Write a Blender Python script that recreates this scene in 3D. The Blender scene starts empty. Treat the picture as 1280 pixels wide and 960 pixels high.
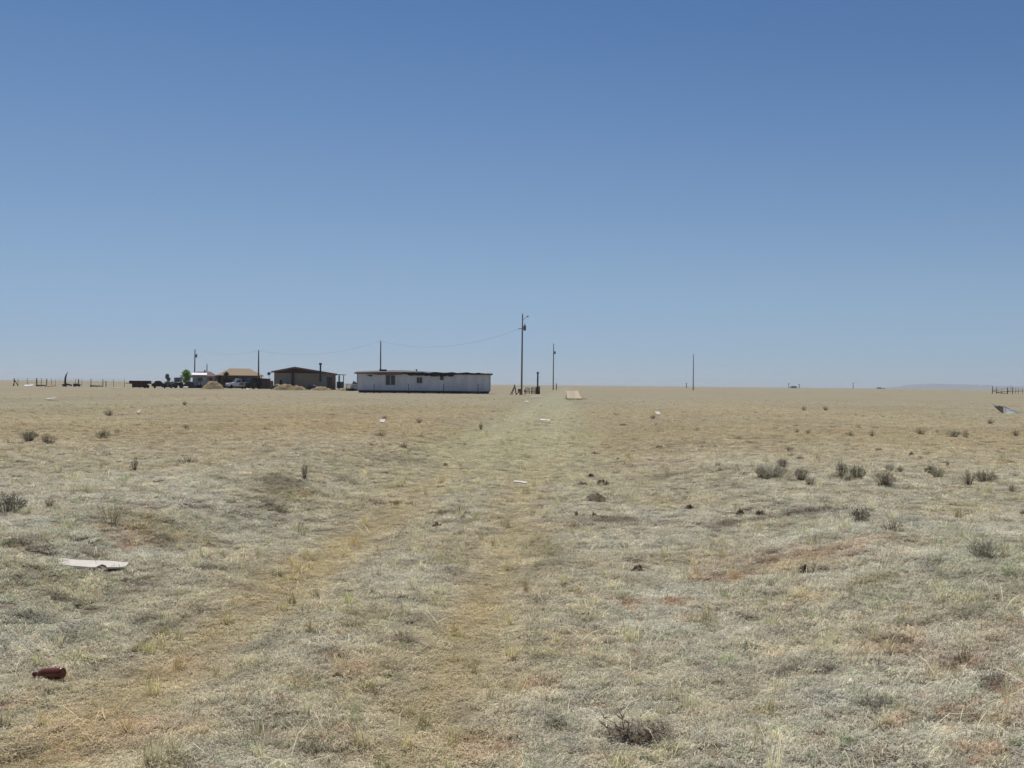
import bpy, math, random
import numpy as np
from mathutils import Matrix, Vector, Euler

sc = bpy.context.scene
COL = sc.collection
R = math.radians
random.seed(7)
RNG = np.random.default_rng(11)

# ------------------------------------------------------------------ camera
F_PX, CAM_H = 1244.0, 1.6           # focal length in photo pixels (1280 wide), eye height
ROLL = math.atan(0.0097)
PITCH = math.atan(0.7 / F_PX)
cam_d = bpy.data.cameras.new('camera')
cam = bpy.data.objects.new('camera', cam_d)
COL.objects.link(cam)
cam_d.sensor_width = 36.0
cam_d.lens = 36.0 * F_PX / 1280.0
cam_d.clip_start = 0.05
cam_d.clip_end = 60000.0
cam.matrix_world = (Matrix.Translation((0, 0, CAM_H)) @ Matrix.Rotation(R(90) + PITCH, 4, 'X')
                    @ Matrix.Rotation(ROLL, 4, 'Z'))
sc.camera = cam

# ------------------------------------------------------------------ world and sun
SUN_EL, SUN_AZ = 62.0, -21.0        # azimuth from straight ahead (+Y), positive to the right
w = bpy.data.worlds.new('World')
sc.world = w
w.use_nodes = True
nt = w.node_tree
for n in list(nt.nodes):
    nt.nodes.remove(n)
sky = nt.nodes.new('ShaderNodeTexSky')
sky.sky_type = 'NISHITA'
sky.sun_disc = False
sky.sun_elevation = R(SUN_EL)
sky.sun_rotation = R(SUN_AZ)
sky.altitude = 1800
sky.air_density = 1.0
sky.dust_density = 0.0
sky.ozone_density = 5.0
bg = nt.nodes.new('ShaderNodeBackground')
bg.inputs['Strength'].default_value = 0.074
wo = nt.nodes.new('ShaderNodeOutputWorld')
# one tone curve for the whole sky (the camera's own rendering of blue)
pre = nt.nodes.new('ShaderNodeVectorMath'); pre.operation = 'SCALE'; pre.inputs['Scale'].default_value = 0.075
cur = nt.nodes.new('ShaderNodeRGBCurve')
post = nt.nodes.new('ShaderNodeVectorMath'); post.operation = 'SCALE'; post.inputs['Scale'].default_value = 1 / 0.075
CURVES = (((.107, .089), (.130, .125), (.17, .185), (.266, .266), (.50, .350), (1, .60)),
          ((.198, .191), (.238, .246), (.30, .314), (.428, .407), (.604, .462), (1, .66)),
          ((.397, .418), (.451, .473), (.527, .533), (.617, .590), (1, .80)))
for ch, pts in enumerate(CURVES):
    cv = cur.mapping.curves[ch]
    cv.points[1].location = pts[-1]
    for p in pts[:-1]:
        cv.points.new(*p)
cur.mapping.use_clip = False
cur.mapping.update()
nt.links.new(sky.outputs['Color'], pre.inputs[0])
nt.links.new(pre.outputs['Vector'], cur.inputs['Color'])
nt.links.new(cur.outputs['Color'], post.inputs[0])
nt.links.new(post.outputs['Vector'], bg.inputs['Color'])
nt.links.new(bg.outputs['Background'], wo.inputs['Surface'])

sun_d = bpy.data.lights.new('sun', 'SUN')
sun_d.energy = 4.4
sun_d.angle = R(0.53)
sun_d.color = (1.0, 0.955, 0.88)
sun = bpy.data.objects.new('sun', sun_d)
COL.objects.link(sun)
sdir = Vector((math.sin(R(SUN_AZ)) * math.cos(R(SUN_EL)), math.cos(R(SUN_AZ)) * math.cos(R(SUN_EL)), math.sin(R(SUN_EL))))
sun.rotation_euler = (-sdir).to_track_quat('-Z', 'Y').to_euler()
sun.location = sdir * 50

vs = sc.view_settings
sc.display_settings.display_device = 'sRGB'
vs.view_transform = 'Standard'
vs.look = 'None'
vs.exposure = 0.0
vs.gamma = 1.0
vs.use_curve_mapping = False
sc.cycles.max_bounces = 6
sc.cycles.volume_bounces = 0


# ------------------------------------------------------------------ where things stand
def ray(px, py):
    u, v = (px - 640) / F_PX, (480 - py) / F_PX
    c, s = math.cos(ROLL), math.sin(ROLL)
    return u * c - v * s, u * s + v * c + math.tan(PITCH)


def gnd(px, py):
    """ground point seen in column px, row py of the photograph"""
    u, v = ray(px, py)
    d = -CAM_H / v
    for _ in range(6):                 # settle on the uneven ground
        d = .5 * d + .5 * (h1(u * d, d) - CAM_H) / v
    return u * d, d


def col_at(px, d, py=478.0):
    return ray(px, py)[0] * d


def z_at(px, py, d):
    return CAM_H + ray(px, py)[1] * d


# ------------------------------------------------------------------ noise
def _hash(ix, iy, seed):
    h = (ix.astype(np.int64) * 374761393 + iy.astype(np.int64) * 668265263 + seed * 974634731) & 0xFFFFFFFF
    h = ((h ^ (h >> 13)) * 1274126177) & 0xFFFFFFFF
    h = ((h ^ (h >> 16)) * 2246822519) & 0xFFFFFFFF
    return (h ^ (h >> 15)) & 0xFFFFFFFF


def noise(x, y, seed=0):
    """gradient noise about -1..1"""
    x = np.asarray(x, float); y = np.asarray(y, float)
    ix = np.floor(x); iy = np.floor(y)
    fx = x - ix; fy = y - iy
    u = fx * fx * fx * (fx * (fx * 6 - 15) + 10)
    v = fy * fy * fy * (fy * (fy * 6 - 15) + 10)

    def g(ox, oy):
        a = _hash(ix + ox, iy + oy, seed) * (2 * np.pi / 4294967296.0)
        return np.cos(a) * (fx - ox) + np.sin(a) * (fy - oy)
    a = g(0, 0) * (1 - u) + g(1, 0) * u
    b = g(0, 1) * (1 - u) + g(1, 1) * u
    return (a * (1 - v) + b * v) * 1.5


def fbm(x, y, seed, octs=4, gain=0.55):
    t = 0; a = 1; s = 0
    for k in range(octs):
        t = t + a * noise(x * 2 ** k, y * 2 ** k, seed + k * 17)
        s += a; a *= gain
    return t / s * 1.4


def sstep(a, b, x):
    t = np.clip((x - a) / (b - a), 0, 1)
    return t * t * (3 - 2 * t)


TRACK_SLOPE = 0.056


def lanes(x, y):
    xp = x - TRACK_SLOPE * y
    return xp + 2.25, xp + 0.62


def track_mask(x, y):
    wob = 0.16 * noise(x * 0.5, y * 0.5, 5) + 0.10 * noise(x * 1.9, y * 1.9, 6)
    a, b = lanes(x, y)
    wd = 0.40
    ta = np.exp(-((a + wob) / wd) ** 2)
    tb = np.exp(-((b + wob * 0.8) / (wd * 0.95)) ** 2)
    t = np.maximum(ta, tb * .9) * (0.90 + 0.35 * noise(x * 0.8, y * 0.35, 8))
    return np.clip(t, 0, 1)


def height(x, y, cell=None):
    d = np.hypot(x, y)
    xp = x - TRACK_SLOPE * y + 1.43
    near = np.clip(1 - d / 160.0, 0, 1)
    wav = 1 + .45 * noise(x * .22, y * .16, 24)
    bank = (0.36 * sstep(1.5, 3.4, -xp) + 0.31 * sstep(2.2, 4.8, xp)) * wav * near
    big = 0.05 * noise(x * 0.16, y * 0.16, 21) * near + 0.030 * noise(x * 0.5, y * 0.42, 22) * near
    if cell is None:
        cell = 0.0
    f1 = np.clip(1 - cell / 0.5, 0, 1)
    f2 = np.clip(1 - cell / 0.12, 0, 1)
    tm = track_mask(x, y)
    hum = (1 - 0.75 * tm)
    r1 = noise(x * 2.1, y * 2.4, 31)
    r2 = noise(x * 5.6, y * 6.2, 32)
    r3 = noise(x * 13, y * 14, 33)
    h = bank + big + hum * (0.036 * f1 * r1 + f2 * (0.036 * (0.6 - np.abs(r2) * 1.6) + 0.016 * r3)) - 0.05 * tm * near
    h = h * np.clip((d - 0.5) / 1.5, 0.3, 1)
    return h


def h1(x, y):
    return float(height(np.array([x]), np.array([y]))[0])


# spots of ground that stand out, 'dark' being dark grass and painted hollow shade: (column, row, half width, half height in photo pixels, kind)
PATCH_PX = [
    (1000, 702, 55, 9, 'soil'), (1035, 690, 30, 5, 'soil'), (1125, 800, 36, 6, 'soil'), (1220, 828, 36, 6, 'soil'), (1262, 862, 22, 10, 'soil'), (1190, 774, 14, 4, 'soil'), (432, 914, 12, 6, 'soil'),
    (443, 840, 12, 5, 'soil'), (352, 895, 16, 4, 'soil'), (592, 925, 26, 4, 'soil'), (632, 935, 22, 6, 'soil'), (88, 886, 24, 4, 'soil'), (172, 903, 34, 5, 'soil'), (112, 946, 34, 7, 'soil'), (150, 660, 12, 3, 'soil'),
    (152, 681, 12, 4, 'soil'), (216, 673, 16, 3, 'soil'), (662, 858, 16, 7, 'soil'), (702, 796, 14, 3, 'soil'), (905, 722, 40, 5, 'soil'), (1145, 765, 12, 3, 'soil'), (1200, 890, 30, 7, 'soil'), (1120, 905, 26, 5, 'soil'),
    (420, 824, 20, 5, 'soil'), (1030, 925, 22, 6, 'soil'), (760, 955, 40, 6, 'soil'), (8, 885, 12, 4, 'soil'), (300, 735, 20, 3, 'soil'), (1240, 945, 30, 8, 'soil'),
    (350, 603, 36, 8, 'dark'), (432, 599, 20, 3, 'dark'), (505, 577, 48, 5, 'dark'), (75, 752, 30, 4, 'dark'), (104, 769, 16, 3, 'dark'), (30, 771, 18, 3, 'dark'), (90, 800, 10, 3, 'dark'), (172, 733, 26, 4, 'dark'),
    (795, 915, 40, 8, 'dark'), (935, 770, 22, 4, 'dark'), (1135, 805, 16, 4, 'dark'), (1215, 772, 30, 4, 'dark'), (1090, 880, 22, 4, 'dark'), (1240, 855, 24, 5, 'dark'), (30, 686, 26, 3, 'dark'), (112, 690, 20, 3, 'dark'),
    (195, 673, 22, 3, 'dark'), (330, 625, 20, 3, 'dark'), (345, 638, 22, 3, 'dark'), (120, 935, 24, 5, 'dark'), (20, 935, 22, 5, 'dark'), (500, 806, 20, 4, 'dark'), (400, 945, 26, 5, 'dark'), (690, 830, 30, 3, 'dark'),
    (985, 842, 16, 4, 'dark'), (1040, 842, 16, 4, 'dark'), (1065, 752, 26, 3, 'dark'), (975, 745, 18, 3, 'dark'), (1195, 835, 12, 4, 'dark'), (1215, 900, 14, 5, 'dark'), (770, 650, 40, 3, 'dark'), (840, 595, 50, 4, 'dark'),
    (920, 655, 40, 4, 'dark'), (1020, 640, 40, 3, 'dark'), (560, 640, 20, 2, 'dark'), (255, 765, 20, 3, 'dark'), (180, 780, 16, 3, 'dark'), (270, 712, 26, 3, 'dark'),
    (462, 768, 40, 12, 'olive'), (446, 790, 28, 8, 'olive'), (380, 852, 26, 8, 'olive'), (430, 868, 18, 7, 'olive'), (880, 776, 26, 7, 'olive'), (735, 768, 20, 8, 'olive'), (360, 614, 40, 9, 'olive'), (180, 650, 60, 8, 'olive'),
    (1140, 890, 20, 6, 'olive'), (1255, 900, 18, 8, 'olive'), (1120, 722, 50, 7, 'olive'), (560, 700, 30, 8, 'olive'), (960, 895, 20, 8, 'olive'), (220, 960, 30, 8, 'olive'), (680, 690, 26, 20, 'olive'),
    (1010, 702, 150, 22, 'rust'), (1215, 815, 120, 30, 'rust'), (1250, 890, 90, 45, 'rust'), (1130, 800, 80, 20, 'rust'), (620, 930, 60, 24, 'rust'), (140, 920, 120, 36, 'rust'), (250, 830, 70, 26, 'rust'), (160, 672, 60, 10, 'rust'), (440, 835, 50, 16, 'rust'),
]
PATCH = [(gnd(a, b), c * gnd(a, b)[1] / F_PX, max(.10, d * gnd(a, b)[1] ** 2 / 1990), k) for a, b, c, d, k in PATCH_PX]


def patches(x, y):
    out = {'soil': np.zeros(len(x)), 'rust': np.zeros(len(x)), 'dark': np.zeros(len(x)), 'olive': np.zeros(len(x))}
    rag = fbm(x * 3.4, y * 3.0, 131, 3)
    for (X, Y), rx, ry, k in PATCH:
        m = (np.abs(x - X) < 2.6 * rx) & (np.abs(y - Y) < 2.6 * ry)
        if not m.any():
            continue
        e = np.exp(-((x[m] - X) / rx) ** 2 - ((y[m] - Y) / ry) ** 2)
        out[k][m] = np.maximum(out[k][m], sstep(.25, .75, e + .42 * rag[m]) * sstep(.02, .25, e))
    return out


def fields(x, y):
    """track, bare soil, green, grey: 0..1 masks of what grows where"""
    d = np.hypot(x, y)
    tm = track_mask(x, y)
    b = fbm(x * 0.55, y * 0.5, 41, 4) + 0.55 * fbm(x * 2.6, y * 2.6, 45, 3)
    right = sstep(0.5, 4.0, x - TRACK_SLOPE * y) * 0.16
    bare = sstep(0.66, 0.95, b + right + 0.08 * tm)
    bare = np.maximum(bare, .70 * patches(x, y)['soil'])
    green = sstep(0.1, 0.75, fbm(x * 0.42 + 9, y * 0.35, 51, 4))
    return tm, bare, green


C_GREY = np.array([0.374, 0.362, 0.304])
C_STRAW = np.array([0.352, 0.318, 0.232])
C_TRACK = np.array([0.315, 0.268, 0.162])
C_SOIL = np.array([0.295, 0.212, 0.138])
C_GREEN = np.array([0.250, 0.252, 0.170])
C_FAR = np.array([0.290, 0.255, 0.175])
C_DARK = np.array([0.13, 0.110, 0.080])  # dark grass and the painted shade of hollows
C_LITTER = np.array([0.185, 0.140, 0.095])


def mix(a, b, t):
    return a * (1 - t[:, None]) + b * t[:, None]


def albedo(x, y, soil=False):
    d = np.hypot(x, y)
    tm, bare, green = fields(x, y)
    c = np.repeat(C_GREY[None], len(x), 0)
    c = mix(c, C_STRAW, np.clip(0.28 + 0.8 * fbm(x * 0.7, y * 0.6, 61, 3), 0, 1))
    c = mix(c, C_GREEN, green * 0.34 * np.clip(1.1 - d / 60, 0.1, 1))
    far = sstep(6, 30, d)
    fc = C_FAR[None] * 0.98 * (1 + 0.10 * fbm(x * 0.10, y * 0.035, 71, 4)[:, None])
    fc = fc * (1 + np.array([0.05, -0.01, -0.05])[None] * fbm(x * 0.03, y * 0.012, 75, 3)[:, None])
    c = c * (1 - far[:, None]) + fc * far[:, None]
    tk = tm * np.clip(1.05 - d / 260, 0, 1)
    xp0 = np.abs(x - TRACK_SLOPE * y + 1.43)
    c = mix(c, C_STRAW, .30 * sstep(2.4, 1.2, xp0))
    c = mix(c, C_TRACK, tk * (0.95 - 0.40 * sstep(9, 35, d)))
    # the grass stays greener along the whole drive
    xp = np.abs(x - TRACK_SLOPE * y + 1.43)
    drive = sstep(3.2, 1.0, xp) * sstep(10, 26, d) * sstep(300, 90, d)
    c = mix(c, C_GREEN * 1.16, drive * 0.50)
    c = mix(c, C_SOIL, bare * np.clip(1.0 - d / 60, 0, 1) * 0.85)
    pt = patches(x, y)
    c = mix(c, C_GREEN * np.array([.95, .82, .66]), pt['olive'] * .45)
    c = mix(c, C_SOIL * 1.12, pt['rust'] * .42 * np.clip(.6 + .8 * fbm(x * 2.2, y * 2.0, 141, 3), 0, 1.3))
    c = mix(c, C_DARK, pt['dark'] * (.68 - .38 * sstep(8, 22, d)))  # dark grass, with the shade of hollows put into the colour
    dk = sstep(0.50, 0.95, noise(x * 1.15, y * 0.75, 81) + 0.6 * noise(x * 3.1, y * 2.3, 82))
    c = mix(c, C_DARK, dk * (0.30 - 0.14 * sstep(10, 30, d)) * np.clip(1.0 - d / 170, 0.0, 1))  # more dark tufts and painted hollow shade, strewn by noise
    if soil:                        # what lies between the tufts: brown litter and earth
        c = mix(c, C_LITTER, 0.65 * (1 - sstep(9, 55, d)) * (1 - bare) * (1 - 0.5 * tk))
    return c, tm, bare


# ------------------------------------------------------------------ materials
MATS = {}


def pmat(name, rgb, rough=0.8, spec=0.25, metal=0.0, var=0.25, scale=6.0, bump=0.0, rgb2=None, trans=0.0, stretch=(1, 1, 1), detail=4):
    """weathered surface: base colour broken up by object-space noise"""
    if name in MATS:
        return MATS[name]
    m = bpy.data.materials.new(name)
    m.use_nodes = True
    n = m.node_tree.nodes; l = m.node_tree.links
    p = n['Principled BSDF']
    p.inputs['Roughness'].default_value = rough
    p.inputs['Metallic'].default_value = metal
    p.inputs['Specular IOR Level'].default_value = spec
    tc = n.new('ShaderNodeTexCoord')
    mp = n.new('ShaderNodeMapping'); mp.inputs['Scale'].default_value = stretch
    nz = n.new('ShaderNodeTexNoise'); nz.inputs['Scale'].default_value = scale; nz.inputs['Detail'].default_value = detail
    rp = n.new('ShaderNodeValToRGB')
    a = [c * (1 - var) for c in rgb]
    b = [min(1, c * (1 + var)) for c in rgb] if rgb2 is None else rgb2
    rp.color_ramp.elements[0].position = 0.3; rp.color_ramp.elements[0].color = (*a, 1)
    rp.color_ramp.elements[1].position = 0.7; rp.color_ramp.elements[1].color = (*b, 1)
    l.new(tc.outputs['Object'], mp.inputs['Vector']); l.new(mp.outputs['Vector'], nz.inputs['Vector'])
    l.new(nz.outputs['Fac'], rp.inputs['Fac']); l.new(rp.outputs['Color'], p.inputs['Base Color'])
    if bump:
        bp = n.new('ShaderNodeBump'); bp.inputs['Strength'].default_value = bump; bp.inputs['Distance'].default_value = 0.05
        l.new(nz.outputs['Fac'], bp.inputs['Height']); l.new(bp.outputs['Normal'], p.inputs['Normal'])
    if trans:
        p.inputs['Transmission Weight'].default_value = trans
    MATS[name] = m
    return m


def foliage_mat(name, rgb, tr=0.3, var=0.35, scale=3.0):
    if name in MATS:
        return MATS[name]
    m = bpy.data.materials.new(name); m.use_nodes = True
    n = m.node_tree.nodes; l = m.node_tree.links
    n.remove(n['Principled BSDF'])
    tc = n.new('ShaderNodeTexCoord')
    nz = n.new('ShaderNodeTexNoise'); nz.inputs['Scale'].default_value = scale
    rp = n.new('ShaderNodeValToRGB')
    rp.color_ramp.elements[0].position = 0.3; rp.color_ramp.elements[0].color = (*[c * (1 - var) for c in rgb], 1)
    rp.color_ramp.elements[1].position = 0.7; rp.color_ramp.elements[1].color = (*[c * (1 + var) for c in rgb], 1)
    df = n.new('ShaderNodeBsdfDiffuse'); tl = n.new('ShaderNodeBsdfTranslucent'); mx = n.new('ShaderNodeMixShader')
    mx.inputs['Fac'].default_value = tr
    l.new(tc.outputs['Object'], nz.inputs['Vector']); l.new(nz.outputs['Fac'], rp.inputs['Fac'])
    l.new(rp.outputs['Color'], df.inputs['Color']); l.new(rp.outputs['Color'], tl.inputs['Color'])
    l.new(df.outputs[0], mx.inputs[1]); l.new(tl.outputs[0], mx.inputs[2])
    l.new(mx.outputs[0], n['Material Output'].inputs['Surface'])
    MATS[name] = m
    return m


def ground_mat():
    m = bpy.data.materials.new('dry prairie ground'); m.use_nodes = True
    n = m.node_tree.nodes; l = m.node_tree.links
    p = n['Principled BSDF']; p.inputs['Roughness'].default_value = 1.0; p.inputs['Specular IOR Level'].default_value = 0.05
    at = n.new('ShaderNodeAttribute'); at.attribute_name = 'col'
    tc = n.new('ShaderNodeTexCoord')
    nz = n.new('ShaderNodeTexNoise'); nz.inputs['Scale'].default_value = 9.0; nz.inputs['Detail'].default_value = 8; nz.inputs['Roughness'].default_value = 0.7
    n2 = n.new('ShaderNodeTexNoise'); n2.inputs['Scale'].default_value = 0.9; n2.inputs['Detail'].default_value = 6; n2.inputs['Roughness'].default_value = 0.65
    mr = n.new('ShaderNodeMapRange'); mr.inputs['From Min'].default_value = 0.25; mr.inputs['From Max'].default_value = 0.75
    mr.inputs['To Min'].default_value = 0.70; mr.inputs['To Max'].default_value = 1.30
    m2 = n.new('ShaderNodeMapRange'); m2.inputs['From Min'].default_value = 0.25; m2.inputs['From Max'].default_value = 0.75
    m2.inputs['To Min'].default_value = 0.86; m2.inputs['To Max'].default_value = 1.14
    mu = n.new('ShaderNodeMath'); mu.operation = 'MULTIPLY'
    vm = n.new('ShaderNodeVectorMath'); vm.operation = 'SCALE'
    bp = n.new('ShaderNodeBump'); bp.inputs['Strength'].default_value = 0.9; bp.inputs['Distance'].default_value = 0.03
    l.new(tc.outputs['Object'], nz.inputs['Vector']); l.new(tc.outputs['Object'], n2.inputs['Vector'])
    l.new(nz.outputs['Fac'], mr.inputs['Value']); l.new(n2.outputs['Fac'], m2.inputs['Value'])
    l.new(mr.outputs[0], mu.inputs[0]); l.new(m2.outputs[0], mu.inputs[1])
    l.new(at.outputs['Color'], vm.inputs[0]); l.new(mu.outputs[0], vm.inputs['Scale'])
    l.new(vm.outputs['Vector'], p.inputs['Base Color'])
    l.new(nz.outputs['Fac'], bp.inputs['Height']); l.new(bp.outputs['Normal'], p.inputs['Normal'])
    return m


def grass_mat():
    m = bpy.data.materials.new('dry grass blades'); m.use_nodes = True
    n = m.node_tree.nodes; l = m.node_tree.links
    n.remove(n['Principled BSDF'])
    a = n.new('ShaderNodeAttribute'); a.attribute_type = 'INSTANCER'; a.attribute_name = 'col'
    b = n.new('ShaderNodeAttribute'); b.attribute_name = 'blade'
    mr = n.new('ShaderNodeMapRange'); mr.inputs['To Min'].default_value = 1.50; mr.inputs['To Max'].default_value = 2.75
    vm = n.new('ShaderNodeVectorMath'); vm.operation = 'SCALE'
    df = n.new('ShaderNodeBsdfDiffuse'); tl = n.new('ShaderNodeBsdfTranslucent'); mx = n.new('ShaderNodeMixShader')
    mx.inputs['Fac'].default_value = 0.35
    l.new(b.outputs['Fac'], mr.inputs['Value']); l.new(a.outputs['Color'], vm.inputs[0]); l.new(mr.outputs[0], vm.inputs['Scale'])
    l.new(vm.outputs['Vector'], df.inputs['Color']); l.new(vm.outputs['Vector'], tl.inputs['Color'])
    l.new(df.outputs[0], mx.inputs[1]); l.new(tl.outputs[0], mx.inputs[2])
    l.new(mx.outputs[0], n['Material Output'].inputs['Surface'])
    return m


# ------------------------------------------------------------------ objects
def link(name, data, parent=None):
    o = bpy.data.objects.new(name, data)
    COL.objects.link(o)
    if parent:
        o.parent = parent
    return o


def tag(o, label=None, cat=None, group=None, kind=None):
    for k, v in (('label', label), ('category', cat), ('group', group), ('kind', kind)):
        if v:
            o[k] = v
    return o


def thing(name, label, cat, loc=(0, 0, 0), rz=0.0, group=None):
    o = link(name, None)
    o.empty_display_size = 0.2
    o.location = loc
    o.rotation_euler = (0, 0, rz)
    return tag(o, label, cat, group)


def copy_tree(o, parent=None):
    c = o.copy()
    COL.objects.link(c)
    if parent:
        c.parent = parent
    for ch in [q for q in ALLCH.get(o.name, [])]:
        copy_tree(ch, c)
    return c


ALLCH = {}


class MB:
    def __init__(self):
        self.v = []; self.f = []; self.smooth = []

    def quadstrip(self, rings, close=True, caps=True, smooth=True):
        base = len(self.v); n = len(rings[0])
        for r in rings:
            self.v.extend([tuple(p) for p in r])
        for i in range(len(rings) - 1):
            for j in range(n if close else n - 1):
                a = base + i * n + j; b = base + i * n + (j + 1) % n
                self.f.append((a, b, b + n, a + n)); self.smooth.append(smooth)
        if caps and close and n > 2:
            self.f.append(tuple(base + j for j in reversed(range(n)))); self.smooth.append(False)
            self.f.append(tuple(base + (len(rings) - 1) * n + j for j in range(n))); self.smooth.append(False)
        return self

    def box(self, c, s, rz=0.0, rx=0.0, ry=0.0, taper=1.0):
        M = Matrix.Translation(c) @ Euler((rx, ry, rz)).to_matrix().to_4x4()
        hx, hy, hz = s[0] / 2, s[1] / 2, s[2] / 2
        lo = [M @ Vector(p) for p in ((-hx, -hy, -hz), (hx, -hy, -hz), (hx, hy, -hz), (-hx, hy, -hz))]
        hi = [M @ Vector(p) for p in ((-hx * taper, -hy * taper, hz), (hx * taper, -hy * taper, hz), (hx * taper, hy * taper, hz), (-hx * taper, hy * taper, hz))]
        return self.quadstrip([lo, hi], smooth=False)

    def tube(self, pts, r, n=6):
        pts = [Vector(p) for p in pts]
        rr = r if isinstance(r, (list, tuple)) else [r] * len(pts)
        rings = []
        for i, p in enumerate(pts):
            t = (pts[min(i + 1, len(pts) - 1)] - pts[max(i - 1, 0)]).normalized()
            up = Vector((0, 0, 1)) if abs(t.z) < 0.9 else Vector((1, 0, 0))
            a = t.cross(up).normalized(); b = t.cross(a).normalized()
            rings.append([p + (a * math.cos(2 * math.pi * k / n) - b * math.sin(2 * math.pi * k / n)) * rr[i] for k in range(n)])
        return self.quadstrip(rings)

    def prism_y(self, poly, y0, y1):
        """polygon in x,z (counter-clockwise seen from -y) pushed from y0 to y1"""
        base = len(self.v); n = len(poly)
        self.v.extend([(x, y0, z) for x, z in poly]); self.v.extend([(x, y1, z) for x, z in poly])
        self.f.append(tuple(base + j for j in range(n))); self.smooth.append(False)
        self.f.append(tuple(base + n + j for j in reversed(range(n)))); self.smooth.append(False)
        for j in range(n):
            k = (j + 1) % n
            self.f.append((base + k, base + j, base + n + j, base + n + k)); self.smooth.append(False)
        return self

    def lathe(self, prof, n=16, M=None):
        M = M or Matrix.Identity(4)
        rings = [[M @ Vector((r * math.cos(2 * math.pi * k / n), r * math.sin(2 * math.pi * k / n), z)) for k in range(n)] for r, z in prof]
        return self.quadstrip(rings)

    def mesh(self, name, m):
        me = bpy.data.meshes.new(name)
        me.from_pydata([tuple(p) for p in self.v], [], self.f)
        me.polygons.foreach_set('use_smooth', self.smooth)
        me.materials.append(m)
        me.update()
        return me

    def build(self, name, m, parent=None):
        o = link(name, self.mesh(name, m), parent)
        if parent is not None:
            ALLCH.setdefault(parent.name, []).append(o)
        return o


# ------------------------------------------------------------------ ground sheet
def build_ground():
    rad = [0.0, 0.8, 1.6, 2.3]
    while rad[-1] < 200:
        rad.append(rad[-1] * 1.0062)
    while rad[-1] < 15000:
        rad.append(rad[-1] * 1.05)
    rad = np.array(rad[1:])
    fine = np.radians(np.linspace(-46, 46, 300))
    coarse = np.radians(np.concatenate([np.linspace(50, 310, 53)]))
    ang = np.concatenate([fine, coarse])
    nr, na = len(rad), len(ang)
    X = rad[:, None] * np.sin(ang)[None]
    Y = rad[:, None] * np.cos(ang)[None]
    cell = np.repeat((rad * 0.0062)[:, None], na, 1)
    x, y, c = X.ravel(), Y.ravel(), cell.ravel()
    z = height(x, y, c)
    z *= 1 - sstep(140, 200, np.hypot(x, y))
    co = np.stack([x, y, z], 1)
    co = np.vstack([co, [[0, 0, z[:na].mean()]]])
    i = np.arange(nr - 1)[:, None]; j = np.arange(na)[None]
    a = i * na + j; b = i * na + (j + 1) % na
    q = np.stack([a, a + na, b + na, b], -1).reshape(-1, 4)
    cen = nr * na
    jj = np.arange(na)
    t = np.stack([np.full(na, cen), jj, (jj + 1) % na], 1)
    me = bpy.data.meshes.new('ground')
    nf = len(q) + len(t)
    me.vertices.add(len(co)); me.vertices.foreach_set('co', co.ravel().astype(np.float32))
    loops = np.concatenate([q[:, ::-1].ravel(), t[:, ::-1].ravel()]).astype(np.int32)
    me.loops.add(len(loops)); me.loops.foreach_set('vertex_index', loops)
    me.polygons.add(nf)
    st = np.concatenate([np.arange(len(q)) * 4, len(q) * 4 + np.arange(len(t)) * 3]).astype(np.int32)
    me.polygons.foreach_set('loop_start', st)
    me.polygons.foreach_set('use_smooth', np.ones(nf, bool))
    me.update(calc_edges=True); me.validate()
    rgb, _, _ = albedo(co[:, 0], co[:, 1], True)
    at = me.attributes.new('col', 'FLOAT_COLOR', 'POINT')
    at.data.foreach_set('color', np.hstack([rgb, np.ones((len(rgb), 1))]).astype(np.float32).ravel())
    me.materials.append(ground_mat())
    o = link('ground', me)
    # make sure the sheet faces up
    if me.polygons[len(q) // 2].normal.z < 0:
        me.flip_normals()
    return tag(o, kind='structure')


build_ground()


# ------------------------------------------------------------------ grass
def blade(v, f, bl, p0, yaw, length, h, wd, curl, val, segs=3):
    """one bent blade as a narrow ribbon"""
    d = np.array([math.cos(yaw), math.sin(yaw), 0]); s = np.array([-math.sin(yaw), math.cos(yaw), 0])
    base = len(v)
    for k in range(segs + 1):
        t = k / segs
        out = length * t
        up = h * math.sin(min(1.0, t * 1.25) * math.pi * (0.5 + curl * 0.45))
        side = s * (0.25 * length * math.sin(t * 2.6 + yaw * 3) * curl)
        c = np.array(p0) + d * out + np.array([0, 0, max(up, -0.012)]) + side
        wv = wd * (1 - 0.75 * t)
        if k == segs:
            v.append(tuple(c)); bl.append(val)
        else:
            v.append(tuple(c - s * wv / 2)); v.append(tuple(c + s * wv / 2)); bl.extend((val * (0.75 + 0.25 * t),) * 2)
    for k in range(segs - 1):
        a = base + 2 * k
        f.append((a, a + 1, a + 3, a + 2))
    a = base + 2 * (segs - 1)
    f.append((a, a + 1, a + 2))


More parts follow.
